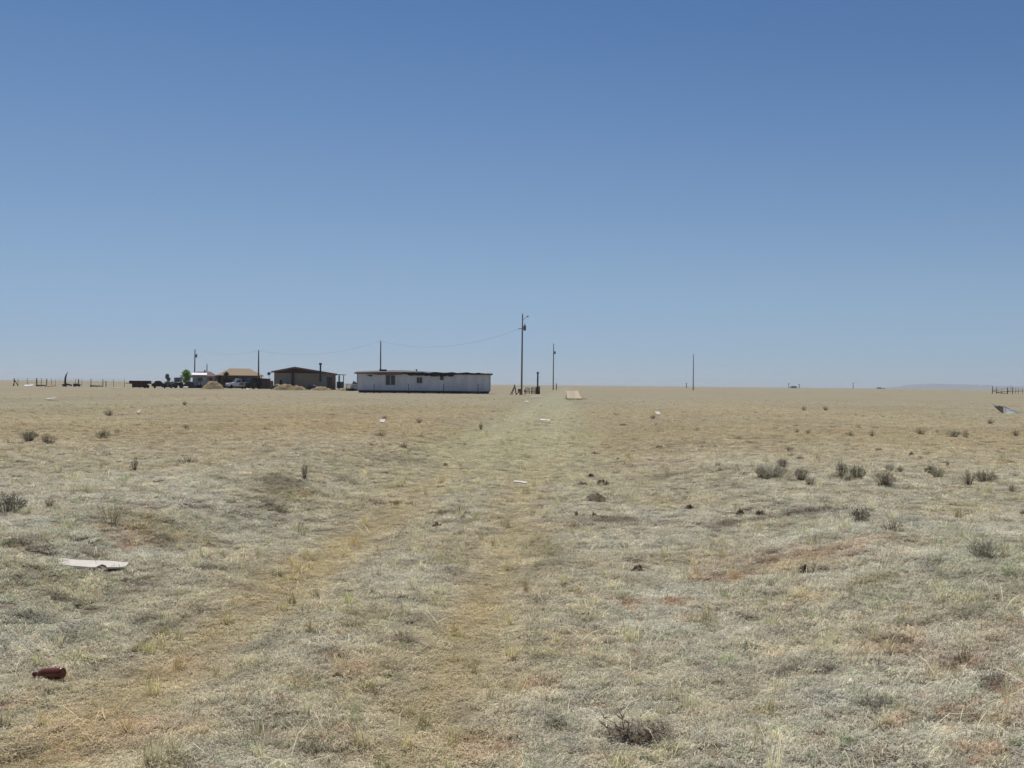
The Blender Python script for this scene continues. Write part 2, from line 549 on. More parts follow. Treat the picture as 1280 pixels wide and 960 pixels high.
def make_tufts():
    rnd = random.Random(3)
    out = []

    def mat_tuft(n, r, hmax, lmax, wd, curl):
        v, f, bl = [], [], []
        for _ in range(n):
            rr = r * math.sqrt(rnd.random()); a = rnd.random() * 6.283
            blade(v, f, bl, (rr * math.cos(a), rr * math.sin(a), -0.008), rnd.random() * 6.283, lmax * rnd.uniform(0.35, 1), hmax * rnd.uniform(0.35, 1), wd * rnd.uniform(0.7, 1.3), curl * rnd.uniform(0.6, 1.1), rnd.random())
        out.append((v, f, bl))
    mat_tuft(62, 0.056, 0.030, 0.048, 0.0036, 1.0)     # 0 curly mat
    mat_tuft(62, 0.062, 0.023, 0.056, 0.0033, 1.0)     # 1 flat curly mat
    mat_tuft(56, 0.046, 0.040, 0.045, 0.0035, 0.9)     # 2 raised mat
    mat_tuft(50, 0.075, 0.011, 0.050, 0.0030, 0.95)     # 3 pressed straw of the wheel tracks
    mat_tuft(26, 0.030, 0.095, 0.060, 0.0040, 0.25)    # 4 upright bunch
    v, f, bl = [], [], []
    for _ in range(3):
        blade(v, f, bl, (rnd.uniform(-.03, .03), rnd.uniform(-.03, .03), 0.0), rnd.random() * 6.283, rnd.uniform(.12, .24), rnd.uniform(.03, .09), 0.0035, 0.5, 1.0, 4)
    out.append((v, f, bl))                              # 5 loose pale stalks
    return out


def scatter(r0, r1, per_m2, half):
    """random points in a ring sector in front of the viewer"""
    area = half * (r1 * r1 - r0 * r0)
    n = int(area * per_m2)
    r = np.sqrt(RNG.random(n) * (r1 * r1 - r0 * r0) + r0 * r0)
    a = (RNG.random(n) * 2 - 1) * half
    return r * np.sin(a), r * np.cos(a)


def build_grass():
    half = R(35)
    zones = [(2.6, 6, 1350, 1.0), (6, 11, 640, 1.15), (11, 19, 235, 1.45), (19, 34, 66, 1.9), (34, 62, 13, 2.3), (62, 150, 2.2, 2.6)]
    xs, ys, sc_ = [], [], []
    for r0, r1, dn, s in zones:
        x, y = scatter(r0, r1, dn, half)
        xs.append(x); ys.append(y); sc_.append(np.full(len(x), s))
    x = np.concatenate(xs); y = np.concatenate(ys); s = np.concatenate(sc_)
    rgb, tm, bare = albedo(x, y)
    d = np.hypot(x, y)
    n = len(x)
    # bare soil carries few tufts, the wheel tracks pressed ones
    cov = noise(x * 3.0, y * 3.0, 91) + 0.5 * noise(x * 7.5, y * 7.5, 92)
    keep = RNG.random(n) > bare * 0.80 * np.clip(1.3 - d / 40, 0, 1)
    keep &= ~((cov < -0.50) & (RNG.random(n) < 0.85 * (1 - .7 * sstep(12, 35, d))))
    keep &= RNG.random(n) > sstep(30, 150, d)
    kid = RNG.choice(3, n, p=[0.45, 0.33, 0.22])
    u = RNG.random(n)
    kid[u < 0.009] = 4
    kid[(u > 0.995)] = 5
    kid[(tm > 0.30) & (u > 0.01)] = 3
    kid[(tm > 0.35) & (u > 0.996)] = 5
    # tuft colour: local field, own lightness, painted clump shade, some greener, some rusty
    soft = 1 - .6 * sstep(12, 40, d)
    val = 1 + RNG.normal(0, 0.15, n) * soft + 0.20 * np.clip(cov, -1, 1) * soft  # cov term paints shade and highlights of the clumps
    rgb = rgb * np.clip(val, 0.55, 1.5)[:, None] * (1 + .17 * sstep(9, 26, d))[:, None]  # mid-distance tufts brightened in colour to offset their self-shadow
    g = RNG.random(n)
    rgb[g < 0.05] *= np.array([0.76, 0.85, 0.70])
    rgb[g > 0.965] *= np.array([0.88, 0.74, 0.64])
    rgb[kid == 5] = np.array([0.40, 0.37, 0.27]) * RNG.uniform(0.8, 1.15, (int((kid == 5).sum()), 1))
    rgb[kid == 4] *= np.array([0.95, 0.95, 0.80])
    spk = (RNG.random(n) < .006) & (d > 13)      # dark little bunches dotted over the plain
    kid[spk] = 2
    rgb[spk] *= np.array([0.42, 0.39, 0.36])
    s = np.where(spk, s * 1.15, s)
    z = height(x, y, 0.0062 * d)
    sx = s * RNG.uniform(0.75, 1.3, n)
    sz = s ** 0.30 * RNG.uniform(0.7, 1.35, n) * (1 + 0.42 * np.clip(cov, -0.7, 1))
    x, y, z, kid, rgb, sx, sz = [q[keep] for q in (x, y, z, kid, rgb, sx, sz)]
    n = len(x)
    tufts = make_tufts()
    V = [np.stack([x, y, z], 1)]
    F = []; KID = [kid]; IS = [np.ones(n, bool)]; BL = [np.zeros(n)]
    off = n
    for k, (v, f, bl) in enumerate(tufts):
        V.append(np.array(v)); KID.append(np.full(len(v), k)); IS.append(np.zeros(len(v), bool)); BL.append(np.array(bl))
        F.extend([tuple(i + off for i in q) for q in f])
        off += len(v)
    me = bpy.data.meshes.new('dry_grass')
    co = np.vstack(V)
    me.from_pydata(co.tolist(), [], F)
    m = len(co)

    def pad(a, cols):
        o = np.zeros((m, cols), np.float32); o[:n] = a; return o.ravel()
    me.attributes.new('is_point', 'BOOLEAN', 'POINT').data.foreach_set('value', np.concatenate(IS))
    me.attributes.new('tuft', 'INT', 'POINT').data.foreach_set('value', np.concatenate(KID).astype(np.int32))
    me.attributes.new('blade', 'FLOAT', 'POINT').data.foreach_set('value', np.concatenate(BL).astype(np.float32))
    me.attributes.new('col', 'FLOAT_COLOR', 'POINT').data.foreach_set('color', pad(np.hstack([rgb, np.ones((n, 1))]), 4))
    me.attributes.new('size', 'FLOAT_VECTOR', 'POINT').data.foreach_set('vector', pad(np.stack([sx, sx, sz], 1), 3))
    rot = np.stack([RNG.normal(0, 0.12, n), RNG.normal(0, 0.12, n), RNG.random(n) * 6.283], 1)
    me.attributes.new('turn', 'FLOAT_VECTOR', 'POINT').data.foreach_set('vector', pad(rot, 3))
    me.materials.append(grass_mat())
    o = link('dry_grass', me)
    ng = bpy.data.node_groups.new('grass instances', 'GeometryNodeTree')
    ng.interface.new_socket('Geometry', in_out='INPUT', socket_type='NodeSocketGeometry')
    ng.interface.new_socket('Geometry', in_out='OUTPUT', socket_type='NodeSocketGeometry')
    N, L = ng.nodes, ng.links
    gi = N.new('NodeGroupInput'); go = N.new('NodeGroupOutput')

    def attr(name, typ):
        a = N.new('GeometryNodeInputNamedAttribute'); a.data_type = typ; a.inputs['Name'].default_value = name
        return a.outputs['Attribute']
    sp = N.new('GeometryNodeSeparateGeometry'); sp.domain = 'POINT'
    L.new(gi.outputs[0], sp.inputs['Geometry']); L.new(attr('is_point', 'BOOLEAN'), sp.inputs['Selection'])
    rm = N.new('GeometryNodeRemoveAttribute'); rm.inputs['Name'].default_value = 'col'
    L.new(sp.outputs['Inverted'], rm.inputs['Geometry'])
    jn = N.new('GeometryNodeJoinGeometry')
    for k in range(len(tufts)):
        cp = N.new('FunctionNodeCompare'); cp.data_type = 'INT'; cp.operation = 'EQUAL'
        ii = [s_ for s_ in cp.inputs if s_.type == 'INT' and s_.enabled] or [s_ for s_ in cp.inputs if s_.type == 'INT']
        L.new(attr('tuft', 'INT'), ii[0]); ii[1].default_value = k
        s2 = N.new('GeometryNodeSeparateGeometry'); s2.domain = 'POINT'
        L.new(rm.outputs[0], s2.inputs['Geometry']); L.new(cp.outputs[0], s2.inputs['Selection'])
        ip = N.new('GeometryNodeInstanceOnPoints')
        L.new(sp.outputs['Selection'], ip.inputs['Points']); L.new(cp.outputs[0], ip.inputs['Selection'])
        L.new(s2.outputs['Selection'], ip.inputs['Instance'])
        L.new(attr('turn', 'FLOAT_VECTOR'), ip.inputs['Rotation']); L.new(attr('size', 'FLOAT_VECTOR'), ip.inputs['Scale'])
        L.new(ip.outputs[0], jn.inputs[0])
    L.new(jn.outputs[0], go.inputs[0])
    md = o.modifiers.new('grass', 'NODES'); md.node_group = ng
    print('grass instances', n)
    return tag(o, label='short dry curly grass covering the prairie', kind='stuff')


build_grass()


# ------------------------------------------------------------------ far hills
def build_hills():
    D = 12000.0
    prof = [(1085, 0), (1105, .12), (1122, .42), (1140, .78), (1152, .9), (1165, 1.0), (1185, .97), (1205, .94), (1222, .84), (1240, .72), (1262, .66), (1285, .7), (1310, .62), (1345, .35), (1390, 0)]
    rng = random.Random(5)
    xs = np.linspace(1085, 1390, 90)
    hs = np.interp(xs, [p[0] for p in prof], [p[1] for p in prof])
    mb = MB()
    rings = []
    for k, (dd, f) in enumerate(((-700, 0.0), (-420, .42), (-180, .86), (0, 1.0), (350, .8), (800, .3), (1000, 0))):
        row = []
        for x, h in zip(xs, hs):
            X = col_at(x, D, 485)
            row.append((X * (D + dd) / D, D + dd + 60 * rng.uniform(-1, 1), -0.5 + 62 * h * f * (1 + 0.07 * rng.uniform(-1, 1))))
        rings.append(row)
    mb.quadstrip(rings, close=False, caps=False)
    return tag(mb.build('hills', pmat('hill scrub', (.13, .12, .10), scale=.004, var=.3)), kind='structure')


build_hills()

# ------------------------------------------------------------------ materials of the things
M_WOOD = lambda: pmat('weathered grey wood', (.16, .125, .095), scale=9, stretch=(6, 6, .6), bump=.3)
M_POLE = lambda: pmat('creosoted pole', (.20, .155, .12), scale=7, stretch=(6, 6, .4), bump=.3)
M_DKWOOD = lambda: pmat('dark old wood', (.105, .08, .062), scale=9, stretch=(5, 5, .6), bump=.3)
M_STEEL = lambda: pmat('rusty steel', (.085, .055, .042), rough=.75, scale=12, var=.4)
M_GALV = lambda: pmat('galvanised can', (.30, .31, .32), rough=.5, metal=.3, scale=8)
M_WIRE = lambda: pmat('line wire', (.10, .11, .12), rough=.5, scale=3)
M_SIDING = lambda: pmat('white trailer siding', (.62, .61, .615), rough=.6, scale=1.1, var=.12, stretch=(1, 1, .35))
M_GLASS = lambda: pmat('dark window glass', (.018, .022, .028), rough=.08, spec=.6, scale=2)
M_TAR = lambda: pmat('torn tar paper', (.030, .030, .034), rough=.85, scale=5, bump=.5)
M_FASCIA = lambda: pmat('faded brown fascia', (.17, .115, .10), scale=5)
M_RUBBER = lambda: pmat('tyre rubber', (.02, .02, .021), rough=.9, scale=9)
M_WHITE = lambda: pmat('white paint', (.66, .66, .65), rough=.45, scale=3, var=.07)
M_BOARD = lambda: pmat('white board', (.60, .555, .485), rough=.7, scale=7, var=.06, bump=.1)
M_EARTH = lambda: pmat('dug earth', (.31, .235, .135), rough=1, spec=.05, scale=2.2, bump=.6, detail=8)


# ------------------------------------------------------------------ poles and power lines
def utility_pole(px, D, top_py, label, can=None, arm=False, thick=.15, stub=False):
    x = col_at(px, D, 487)
    H = z_at(px, top_py, D)
    t = thing('utility_pole', label, 'utility pole', (x, D, 0), random.uniform(-.2, .2), 'utility poles of the power line')
    t.rotation_euler = (random.uniform(-.004, .004), random.uniform(-.004, .006), 0)
    MB().tube([(0, 0, -.3), (0, 0, H * .5), (0, 0, H)], [thick, thick * .85, thick * .68], 10).build('pole_shaft', M_POLE(), t)
    ins = MB().lathe([(.015, 0), (.03, .05), (.06, .10), (.045, .13), (.06, .18), (.035, .25), (.0, .27)], 8, Matrix.Translation((0, 0, H - .01)))
    ins.build('insulator', pmat('brown porcelain', (.10, .06, .045), rough=.25), t)
    if can:
        side, py, w, h = can
        zc = z_at(px, py, D)
        MB().lathe([(.0, -h / 2), (w * .42, -h / 2), (w / 2, -h * .42), (w / 2, h * .36), (w * .46, h / 2), (w * .2, h * .56), (0, h * .58)], 14, Matrix.Translation((side * (w / 2 + thick), 0, zc))).build('transformer', pmat('grey transformer can', (.14, .15, .16), rough=.5, scale=4), t)
        MB().tube([(side * (w * .5 + thick), 0, zc + h * .5), (side * (w * .55 + thick), 0, zc + h * .5 + .32)], [.07, .045], 8).build('bushing', pmat('brown porcelain', (.10, .06, .045), rough=.25), t)
        MB().box((side * thick * .9, 0, zc), (.14, .2, .12)).build('bracket', M_STEEL(), t)
    if arm:
        MB().tube([(.1, 0, H - .75), (.45, 0, H - .45), (.75, 0, H - .28)], .035, 6).build('light_arm', M_GALV(), t)
        MB().lathe([(0, -.12), (.10, -.10), (.17, 0), (.11, .12), (0, .16)], 10, Matrix.Translation((.78, 0, H - .25))).build('lamp_head', pmat('lamp head grey', (.28, .30, .32), rough=.4), t)
    if stub:
        MB().box((-.36, 0, z_at(px, 411, D)), (.5, .1, .1)).build('crossarm', M_POLE(), t)
    return Vector((x, D, H))


pA = utility_pole(652, 153, 393.5, 'tallest nearest utility pole, with a transformer can and small lamp arm, by the wooden pickets', can=(1, 410, .42, .78), arm=True, thick=.15, stub=True)
pB = utility_pole(691.5, 320, 430, 'wooden utility pole with a transformer, standing right of the tall dark pipe post', can=(1, 441, .5, .85), thick=.20)
pC = utility_pole(866.5, 400, 443, 'bare utility pole standing alone on the open grass at right', thick=.21)
pD = utility_pole(475.5, 187, 427, 'bare thin utility pole rising behind the white mobile home', thick=.155)
pE = utility_pole(323, 230, 438.5, 'bare utility pole standing between the hip-roofed house and the gabled house', thick=.20)
pF = utility_pole(243, 272, 437, 'utility pole with a transformer rising behind the travel trailer', can=(1, 445, .45, .85), thick=.19)
pG = utility_pole(258.3, 420, 455, 'short far-off utility pole over the maroon roof', thick=.25)


def power_line(a, b, sag, label):
    pts = [a.lerp(b, k / 24) - Vector((0, 0, sag * 4 * (k / 24) * (1 - k / 24))) for k in range(25)]
    tag(MB().tube(pts, .0105, 4).build('power_line', M_WIRE()), label, 'power line', 'sagging power line spans')


off = Vector((0, 0, .12))
power_line(pA - Vector((.2, 0, 2.1)), pD + off, 1.9, 'thin sagging wire from the tallest pole to the pole behind the mobile home')
power_line(pD + off, pE + off, 1.7, 'thin sagging wire over the gabled house')
power_line(pE + off, pF + off, 1.2, 'thin wire over the hip-roofed house, between the two left poles')


# ------------------------------------------------------------------ the white mobile home
def mobile_home():
    D, k = 165.0, 165.0 / F_PX
    cx = 529.5
    X = lambda p: (p - cx) * k
    Z = lambda p, y: z_at(p, y, D)
    t = thing('mobile_home', 'long white single-wide mobile home with a torn dark roof edge', 'mobile home', (col_at(cx, D, 485), D, 0), 0)
    x0, x1, zb, zt = X(446.5), X(612.5), .50, 3.15
    wall = MB()
    wins = [(482, 494, 468.8, 481.3), (520.8, 527.8, 471.5, 479.2), (549.6, 554.6, 468.6, 475.2)]
    # front wall as strips round the openings, rest of the shell behind
    xs = [x0]
    for a, b, _, _ in wins:
        xs += [X(a), X(b)]
    xs.append(x1)
    for i in range(0, len(xs), 2):
        wall.box(((xs[i] + xs[i + 1]) / 2, .05, (zb + zt) / 2), (xs[i + 1] - xs[i], .1, zt - zb))
    for a, b, ya, yb in wins:
        za, zc = Z(a, yb), Z(a, ya)
        wall.box(((X(a) + X(b)) / 2, .05, (zb + za) / 2), (X(b) - X(a), .1, za - zb))
        wall.box(((X(a) + X(b)) / 2, .05, (zc + zt) / 2), (X(b) - X(a), .1, zt - zc))
    wall.box((x0 + .05, 2.2, (zb + zt) / 2), (.1, 4.2, zt - zb)); wall.box((x1 - .05, 2.2, (zb + zt) / 2), (.1, 4.2, zt - zb))
    wall.box(((x0 + x1) / 2, 4.35, (zb + zt) / 2), (x1 - x0, .1, zt - zb))
    wl = wall.build('wall', M_SIDING(), t)
    x = x0 + .6
    while x < x1 - .3:
        if not any(X(a) - .08 < x < X(b) + .08 for a, b, _, _ in wins):
            MB().box((x, -.008, (zb + zt) / 2), (.03, .02, zt - zb - .1)).build('siding_seam', M_SIDING(), wl)
        x += 1.19
    tr = MB()
    for q in (x0, x1):
        tr.box((q, -.02, (zb + zt) / 2), (.14, .06, zt - zb + .02))
    tr.box(((x0 + x1) / 2, -.02, zb - .05), (x1 - x0, .07, .10))
    tr.build('corner_trim', pmat('trim grey', (.40, .39, .42), scale=3), wl)
    for (a, b, ya, yb), n in zip(wins, (2, 2, 1)):
        za, zc = Z(a, yb), Z(a, ya)
        w_ = MB(); xa, xb = X(a), X(b)
        fr = .06
        w_.box(((xa + xb) / 2, .0, za + fr / 2), (xb - xa, .14, fr)); w_.box(((xa + xb) / 2, .0, zc - fr / 2), (xb - xa, .14, fr))
        for q in (xa + fr / 2, xb - fr / 2):
            w_.box((q, 0, (za + zc) / 2), (fr, .14, zc - za - 2 * fr))
        if n == 2:
            w_.box(((xa + xb) / 2, 0, (za + zc) / 2), (.20 if b - a > 9 else .05, .12, zc - za - 2 * fr))
        wo_ = w_.build('window', pmat('window frame grey', (.30, .31, .31), rough=.5), t)
        for q in range(n):
            w0 = (xb - xa) / n
            MB().box((xa + w0 * (q + .5), .04, (za + zc) / 2), (w0 - .05, .02, zc - za - .1)).build('pane', M_GLASS(), wo_)
    # shallow bowed roof with a brown fascia at left and torn tar paper to the right
    ns = 60
    rings = []
    rnd = random.Random(2)
    for i in range(ns + 1):
        q = i / ns
        xx = (x0 - .45) * (1 - q) + (x1 + .35) * q
        bow = .34 * math.exp(-((q - .30) / .25) ** 2) + .12
        rings.append([(xx, -.35, zt), (xx, -.35, zt + .10 + bow * .55), (xx, 2.2, zt + .22 + bow), (xx, 4.7, zt + .10 + bow * .5), (xx, 4.7, zt)])
    MB().quadstrip(rings, smooth=False).build('roof', pmat('grey tar roof', (.13, .12, .125), scale=3), t)
    fa = MB()
    rings = []
    for i in range(21):
        q = i / 20
        xx = X(444.5) * (1 - q) + X(503) * q
        hh = .14 + .24 * sstep(0.25, .5, np.array(q)).item()
        zz = zt + .16 + .12 * q
        rings.append([(xx, -.42, zz - hh), (xx, -.36, zz - hh), (xx, -.36, zz + .04), (xx, -.42, zz + .04)])
    fa.quadstrip(rings, smooth=False).build('fascia', M_FASCIA(), t)
    tp = MB(); rings = []
    for i in range(71):
        q = i / 70
        xx = X(503) * (1 - q) + X(613.5) * q
        low = -.36 if q < .58 else -.02
        if .40 < q < .455: low -= .03
        z0 = zt + .12 + low * min(1, q * 9) + rnd.uniform(-.11, .08)
        if .56 < q < .62: z0 -= .10 * (1 - abs(q - .59) / .03)
        z1 = zt + .32 + .07 * math.sin(q * 37) * (q > .2) + rnd.uniform(-.03, .05)
        if q > .88: z1 = z0 + .12
        rings.append([(xx, -.44 + rnd.uniform(-.03, .03), z0), (xx, -.37, z0 + .02), (xx, -.37, z1), (xx, -.43 + rnd.uniform(-.02, .02), z1)])
    tp.quadstrip(rings, smooth=False).build('torn_roof_edge', M_TAR(), t)
    MB().box((X(477), 1.6, Z(477, 462.2)), (1.15, 1.1, .17)).box((X(477), 1.6, Z(477, 463.6)), (.7, .7, .34)).build('roof_vent', M_TAR(), t)
    MB().tube([(X(519.3), 1.5, zt + .2), (X(519.3), 1.5, Z(519, 462.4))], .10, 8).lathe([(.16, 0), (.17, .12), (0, .2)], 8, Matrix.Translation((X(519.3), 1.5, Z(519, 462.4)))).build('stove_pipe', M_GALV(), t)
    MB().box((X(463), -.06, Z(463, 469.6)), (.5, .12, .2)).box((X(460), -.05, Z(460, 468.8)), (.3, .1, .08)).build('wall_vent', M_TAR(), t)
    ch = MB()
    ch.box(((x0 + x1) / 2, .35, .265), (x1 - x0 - .4, .12, .42)); ch.box(((x0 + x1) / 2, 3.4, .30), (x1 - x0 - .4, .12, .26))  # front beam deepened, its dark steel stands in for the gap's shade
    ch.build('chassis_shade_beam', M_STEEL(), t)
    for i in range(9):
        MB().box((x0 + 1.2 + i * 2.45, .75, .06), (.4, .4, .15)).build('block_pier', pmat('concrete block', (.22, .21, .2)), t)
    MB().box((X(554), -.22, .17), (6.3, .10, .22), ry=.012).build('hanging_skirt', pmat('rust skirting', (.11, .065, .055), scale=2, var=.5), t)
    return t


mobile_home()

for px, lab in ((467.5, 'steel fence post before the mobile home, left of its double window'), (510.6, 'steel fence post before the mobile home, left of its square window'),
                (554.6, 'steel fence post before the mobile home, under its high small window'), (597.6, 'steel fence post before the blank right end of the mobile home')):
    D = 160.0
    t = thing('fence_post', lab, 'fence post', (col_at(px, D, 488), D, 0), 0, 'fence posts in front of the mobile home')
    hz = z_at(px, 480.5, D)
    MB().box((0, 0, hz / 2), (.10, .035, hz + .2)).box((0, .035, hz / 2), (.03, .05, hz + .2)).build('post', M_STEEL(), t)
    MB().box((0, -.02, .05), (.22, .012, .18)).build('anchor_plate', M_STEEL(), t)

D = 158.0
t = thing('fallen_rail', 'long thin rail lying on two short legs before the right end of the mobile home', 'rail', (col_at(592, D, 490), D, 0), .02)
MB().tube([(-1.0, 0, .33), (.9, 0, .38)], .05, 6).build('bar', M_STEEL(), t)
for q in (.2, .8):
    MB().tube([(q, -.12, 0), (q, 0, .40)], .05, 6).build('leg', M_STEEL(), t)


# ------------------------------------------------------------------ gabled house
def gabled_house():
    D = 225.0; k = D / F_PX; cx = 380.0
    X = lambda p: (p - cx) * k
    Z = lambda p, y: z_at(p, y, D)
    t = thing('gabled_house', 'tan house with a low wide gable, dark brown roof edge and side porch', 'house', (col_at(cx, D, 484), D, 0), .20)
    xl, xr = X(343.5), X(419)
    zr, zl, ze = Z(368.5, 458.6), Z(341, 464.3), Z(420, 467.3)
    xr_ = X(368.5)
    dep = 9.0
    tan = pmat('tan stucco', (.275, .225, .165), scale=1.5, var=.12)
    # walls: front in bays round door and windows
    zc = Z(368, 466.6)
    door = (X(350.3), X(353.2)); w1 = (X(353.6), X(364.4)); w2 = (X(408), X(414.6))
    wl = MB()
    bays = [(xl, door[0]), (door[1], w1[0]), (w1[1], w2[0]), (w2[1], xr)]
    for a, b in bays:
        wl.box(((a + b) / 2, .12, zc / 2), (b - a, .24, zc))
    for (a, b), z0, z1 in ((door, 0, 2.15), (w1, 1.0, 2.75), (w2, .55, 2.9)):
        if z0 > 0:
            wl.box(((a + b) / 2, .12, z0 / 2), (b - a, .24, z0))
        wl.box(((a + b) / 2, .12, (z1 + zc) / 2), (b - a, .24, zc - z1))
    wl.box((xl + .12, dep / 2, zc / 2), (.24, dep - .5, zc)); wl.box((xr - .12, dep / 2, zc / 2), (.24, dep - .5, zc))
    wl.box(((xl + xr) / 2, dep - .12, zc / 2), (xr - xl, .24, zc))
    wall = wl.build('wall', tan, t)
    MB().prism_y([(xl, zc + .003), (xr, zc + .003), (xr, ze - .22), (xr_, zr - .30), (xl, zl - .22)], .06, .3).build('gable_boards', pmat('dark red boards with overhang shade', (.075, .040, .034), scale=4, stretch=(8, 1, 1)), t)  # dark tone paints the shade under the deep roof overhang
    th = .20
    rf = MB()
    rf.prism_y([(X(340.2), zl - th), (xr_, zr - th), (xr_, zr), (X(340.2), zl)], -.75, dep + .5)
    rf.prism_y([(xr_ + .003, zr - th), (X(420.5), ze - th), (X(420.5), ze), (xr_ + .003, zr)], -.75, dep + .5)
    roof = rf.build('roof', pmat('grey brown shingles', (.20, .16, .14), scale=3), t)
    fs = MB()
    fs.prism_y([(X(340), zl - .36), (xr_, zr - .36), (xr_, zr + .03), (X(340), zl + .03)], -.82, -.755)
    fs.prism_y([(xr_ + .003, zr - .36), (X(420.8), ze - .36), (X(420.8), ze + .03), (xr_ + .003, zr + .03)], -.82, -.755)
    fs.build('fascia', pmat('maroon fascia', (.20, .125, .105), scale=3), roof)
    MB().tube([(X(399.9), -.95, Z(400, 477)), (X(399.9), -.95, Z(400, 455.5))], .20, 10).lathe([(.36, 0), (.36, .30), (.1, .42)], 10, Matrix.Translation((X(399.9), -.95, Z(400, 455.8)))).build('chimney', pmat('sooty pipe', (.05, .05, .05), rough=.6), t)
    MB().box((X(366.3), -.45, zc / 2), (.5, .3, zc)).build('porch_post', pmat('dark brown post', (.055, .032, .026)), t)
    MB().box(((door[0] + door[1]) / 2, .1, 1.07), (door[1] - door[0] - .02, .08, 2.12)).build('door', pmat('dark door', (.045, .045, .05)), t)
    for a, b, z0, z1, mt in ((w1[0], w1[1], 1.0, 2.75, (.26, .26, .25)), (w2[0], w2[1], .55, 2.9, (.06, .045, .04))):
        w_ = MB()
        for zq in (z0 + .05, z1 - .05):
            w_.box(((a + b) / 2, .02, zq), (b - a, .2, .1))
        for q in (a + .05, (a + b) / 2, b - .05):
            w_.box((q, .02, (z0 + z1) / 2), (.08, .18, z1 - z0 - .2))
        o = w_.build('window', pmat('house window frame %.2f' % mt[0], mt), t)
        m_ = pmat('pale blind', (.27, .275, .27), scale=2, stretch=(1, 1, 9)) if mt[0] > .2 else M_GLASS()
        for q in (0, 1):
            MB().box((a + (b - a) * (.25 + .5 * q), .12, (z0 + z1) / 2), ((b - a) / 2 - .1, .03, z1 - z0 - .2)).build('pane', m_, o)
    MB().box((X(417.2), -.02, zc * .5), ((X(419) - X(415.6)), .12, zc - .1)).build('brick_pier', pmat('red brick pier', (.26, .13, .085), scale=9), t)
    MB().box((X(405), -.03, Z(405, 476)), ((X(408) - X(402.5)), .05, 2.0)).build('pale_panel', pmat('pale wall panel', (.27, .27, .28)), t)
    MB().box((X(425.2), 2.2, Z(425, 468.2)), (X(431.8) - X(419.2), 4.4, .13), ry=.03).build('porch_roof', pmat('porch roof tin', (.10, .105, .115)), t)
    for q, w_ in ((423.2, .34), (428.7, .17)):
        MB().box((X(q), .1, Z(q, 469) / 2), (w_, w_, Z(q, 469))).build('porch_leg', pmat('porch leg', (.05, .05, .055)), t)
    MB().box((X(424.6), .0, Z(424, 481.2)), (X(429) - X(420.2), .1, 1.5)).build('porch_railing', pmat('slate blue railing', (.10, .115, .15), scale=6, stretch=(9, 1, 1)), t)
    return t


gabled_house()


# ------------------------------------------------------------------ hip roofed house
def hip_roof(ax0, ax1, y0, y1, z0, rx0, rx1, zr, th=.18):
    m = MB()
    ym = (y0 + y1) / 2
    lo = [(ax0, y0, z0), (ax1, y0, z0), (ax1, y1, z0), (ax0, y1, z0)]
    v = [(p[0], p[1], p[2] - th) for p in lo] + lo + [(rx0, ym, zr), (rx1, ym, zr)]
    f = [(3, 2, 1, 0), (0, 1, 5, 4), (1, 2, 6, 5), (2, 3, 7, 6), (3, 0, 4, 7), (4, 5, 9, 8), (5, 6, 9), (6, 7, 8, 9), (7, 4, 8)]
    m.v = v; m.f = f; m.smooth = [False] * len(f)
    return m


def hip_house():
    D = 258.0; k = D / F_PX; cx = 300.0
    X = lambda p: (p - cx) * k
    Z = lambda p, y: z_at(p, y, D)
    t = thing('hip_roofed_house', 'house under a tan brown hipped shingle roof, behind the parked vehicles', 'house', (col_at(cx, D, 484), D, 0), .30)
    ze, zr = Z(300, 469.2), Z(300, 460.3)
    wl = MB()
    a, b = X(276.5), X(325)
    wl.box(((a + b) / 2, 2.0, ze / 2 - .1), (b - a, .2, ze - .2)); wl.box(((a + b) / 2, 8.8, ze / 2 - .1), (b - a, .2, ze - .2))
    wl.box((b - .1, 5.4, ze / 2 - .1), (.2, 6.6, ze - .2))
    wl.build('wall', pmat('porch-shaded brown wall', (.17, .12, .10), scale=2), t)  # brown front, its darkness under the porch put into the colour
    MB().box((X(275), 3.6, ze / 2 - .1), (.22, 10.2, ze - .2), rz=-.30).build('side_wall', pmat('sunlit side wall', (.36, .34, .30), scale=2), t)  # paler than the front: sunlight on this side painted into the colour
    hip_roof(X(271.5), X(328.6), -.4, 9.8, ze, X(288), X(312), zr).build('roof', pmat('tan shingles', (.27, .190, .110), scale=4, var=.15, stretch=(1, 4, 4)), t)
    for q0, q1 in ((295, 299), (303, 307)):
        o = MB().box(((X(q0) + X(q1)) / 2, 1.88, 1.9), (X(q1) - X(q0), .1, 1.2)).build('window', pmat('grey frame', (.2, .2, .2)), t)
        MB().box(((X(q0) + X(q1)) / 2, 1.82, 1.9), (X(q1) - X(q0) - .16, .05, 1.04)).build('pane', M_GLASS(), o)
    MB().box((X(288.5), 1.88, 1.1), (1.0, .1, 2.2)).build('door', pmat('dark door', (.045, .045, .05)), t)
    for q in (277.5, 289, 301, 313, 326):
        MB().box((X(q), -.1, ze / 2 - .1), (.18, .18, ze - .2)).build('porch_post', M_DKWOOD(), t)


hip_house()


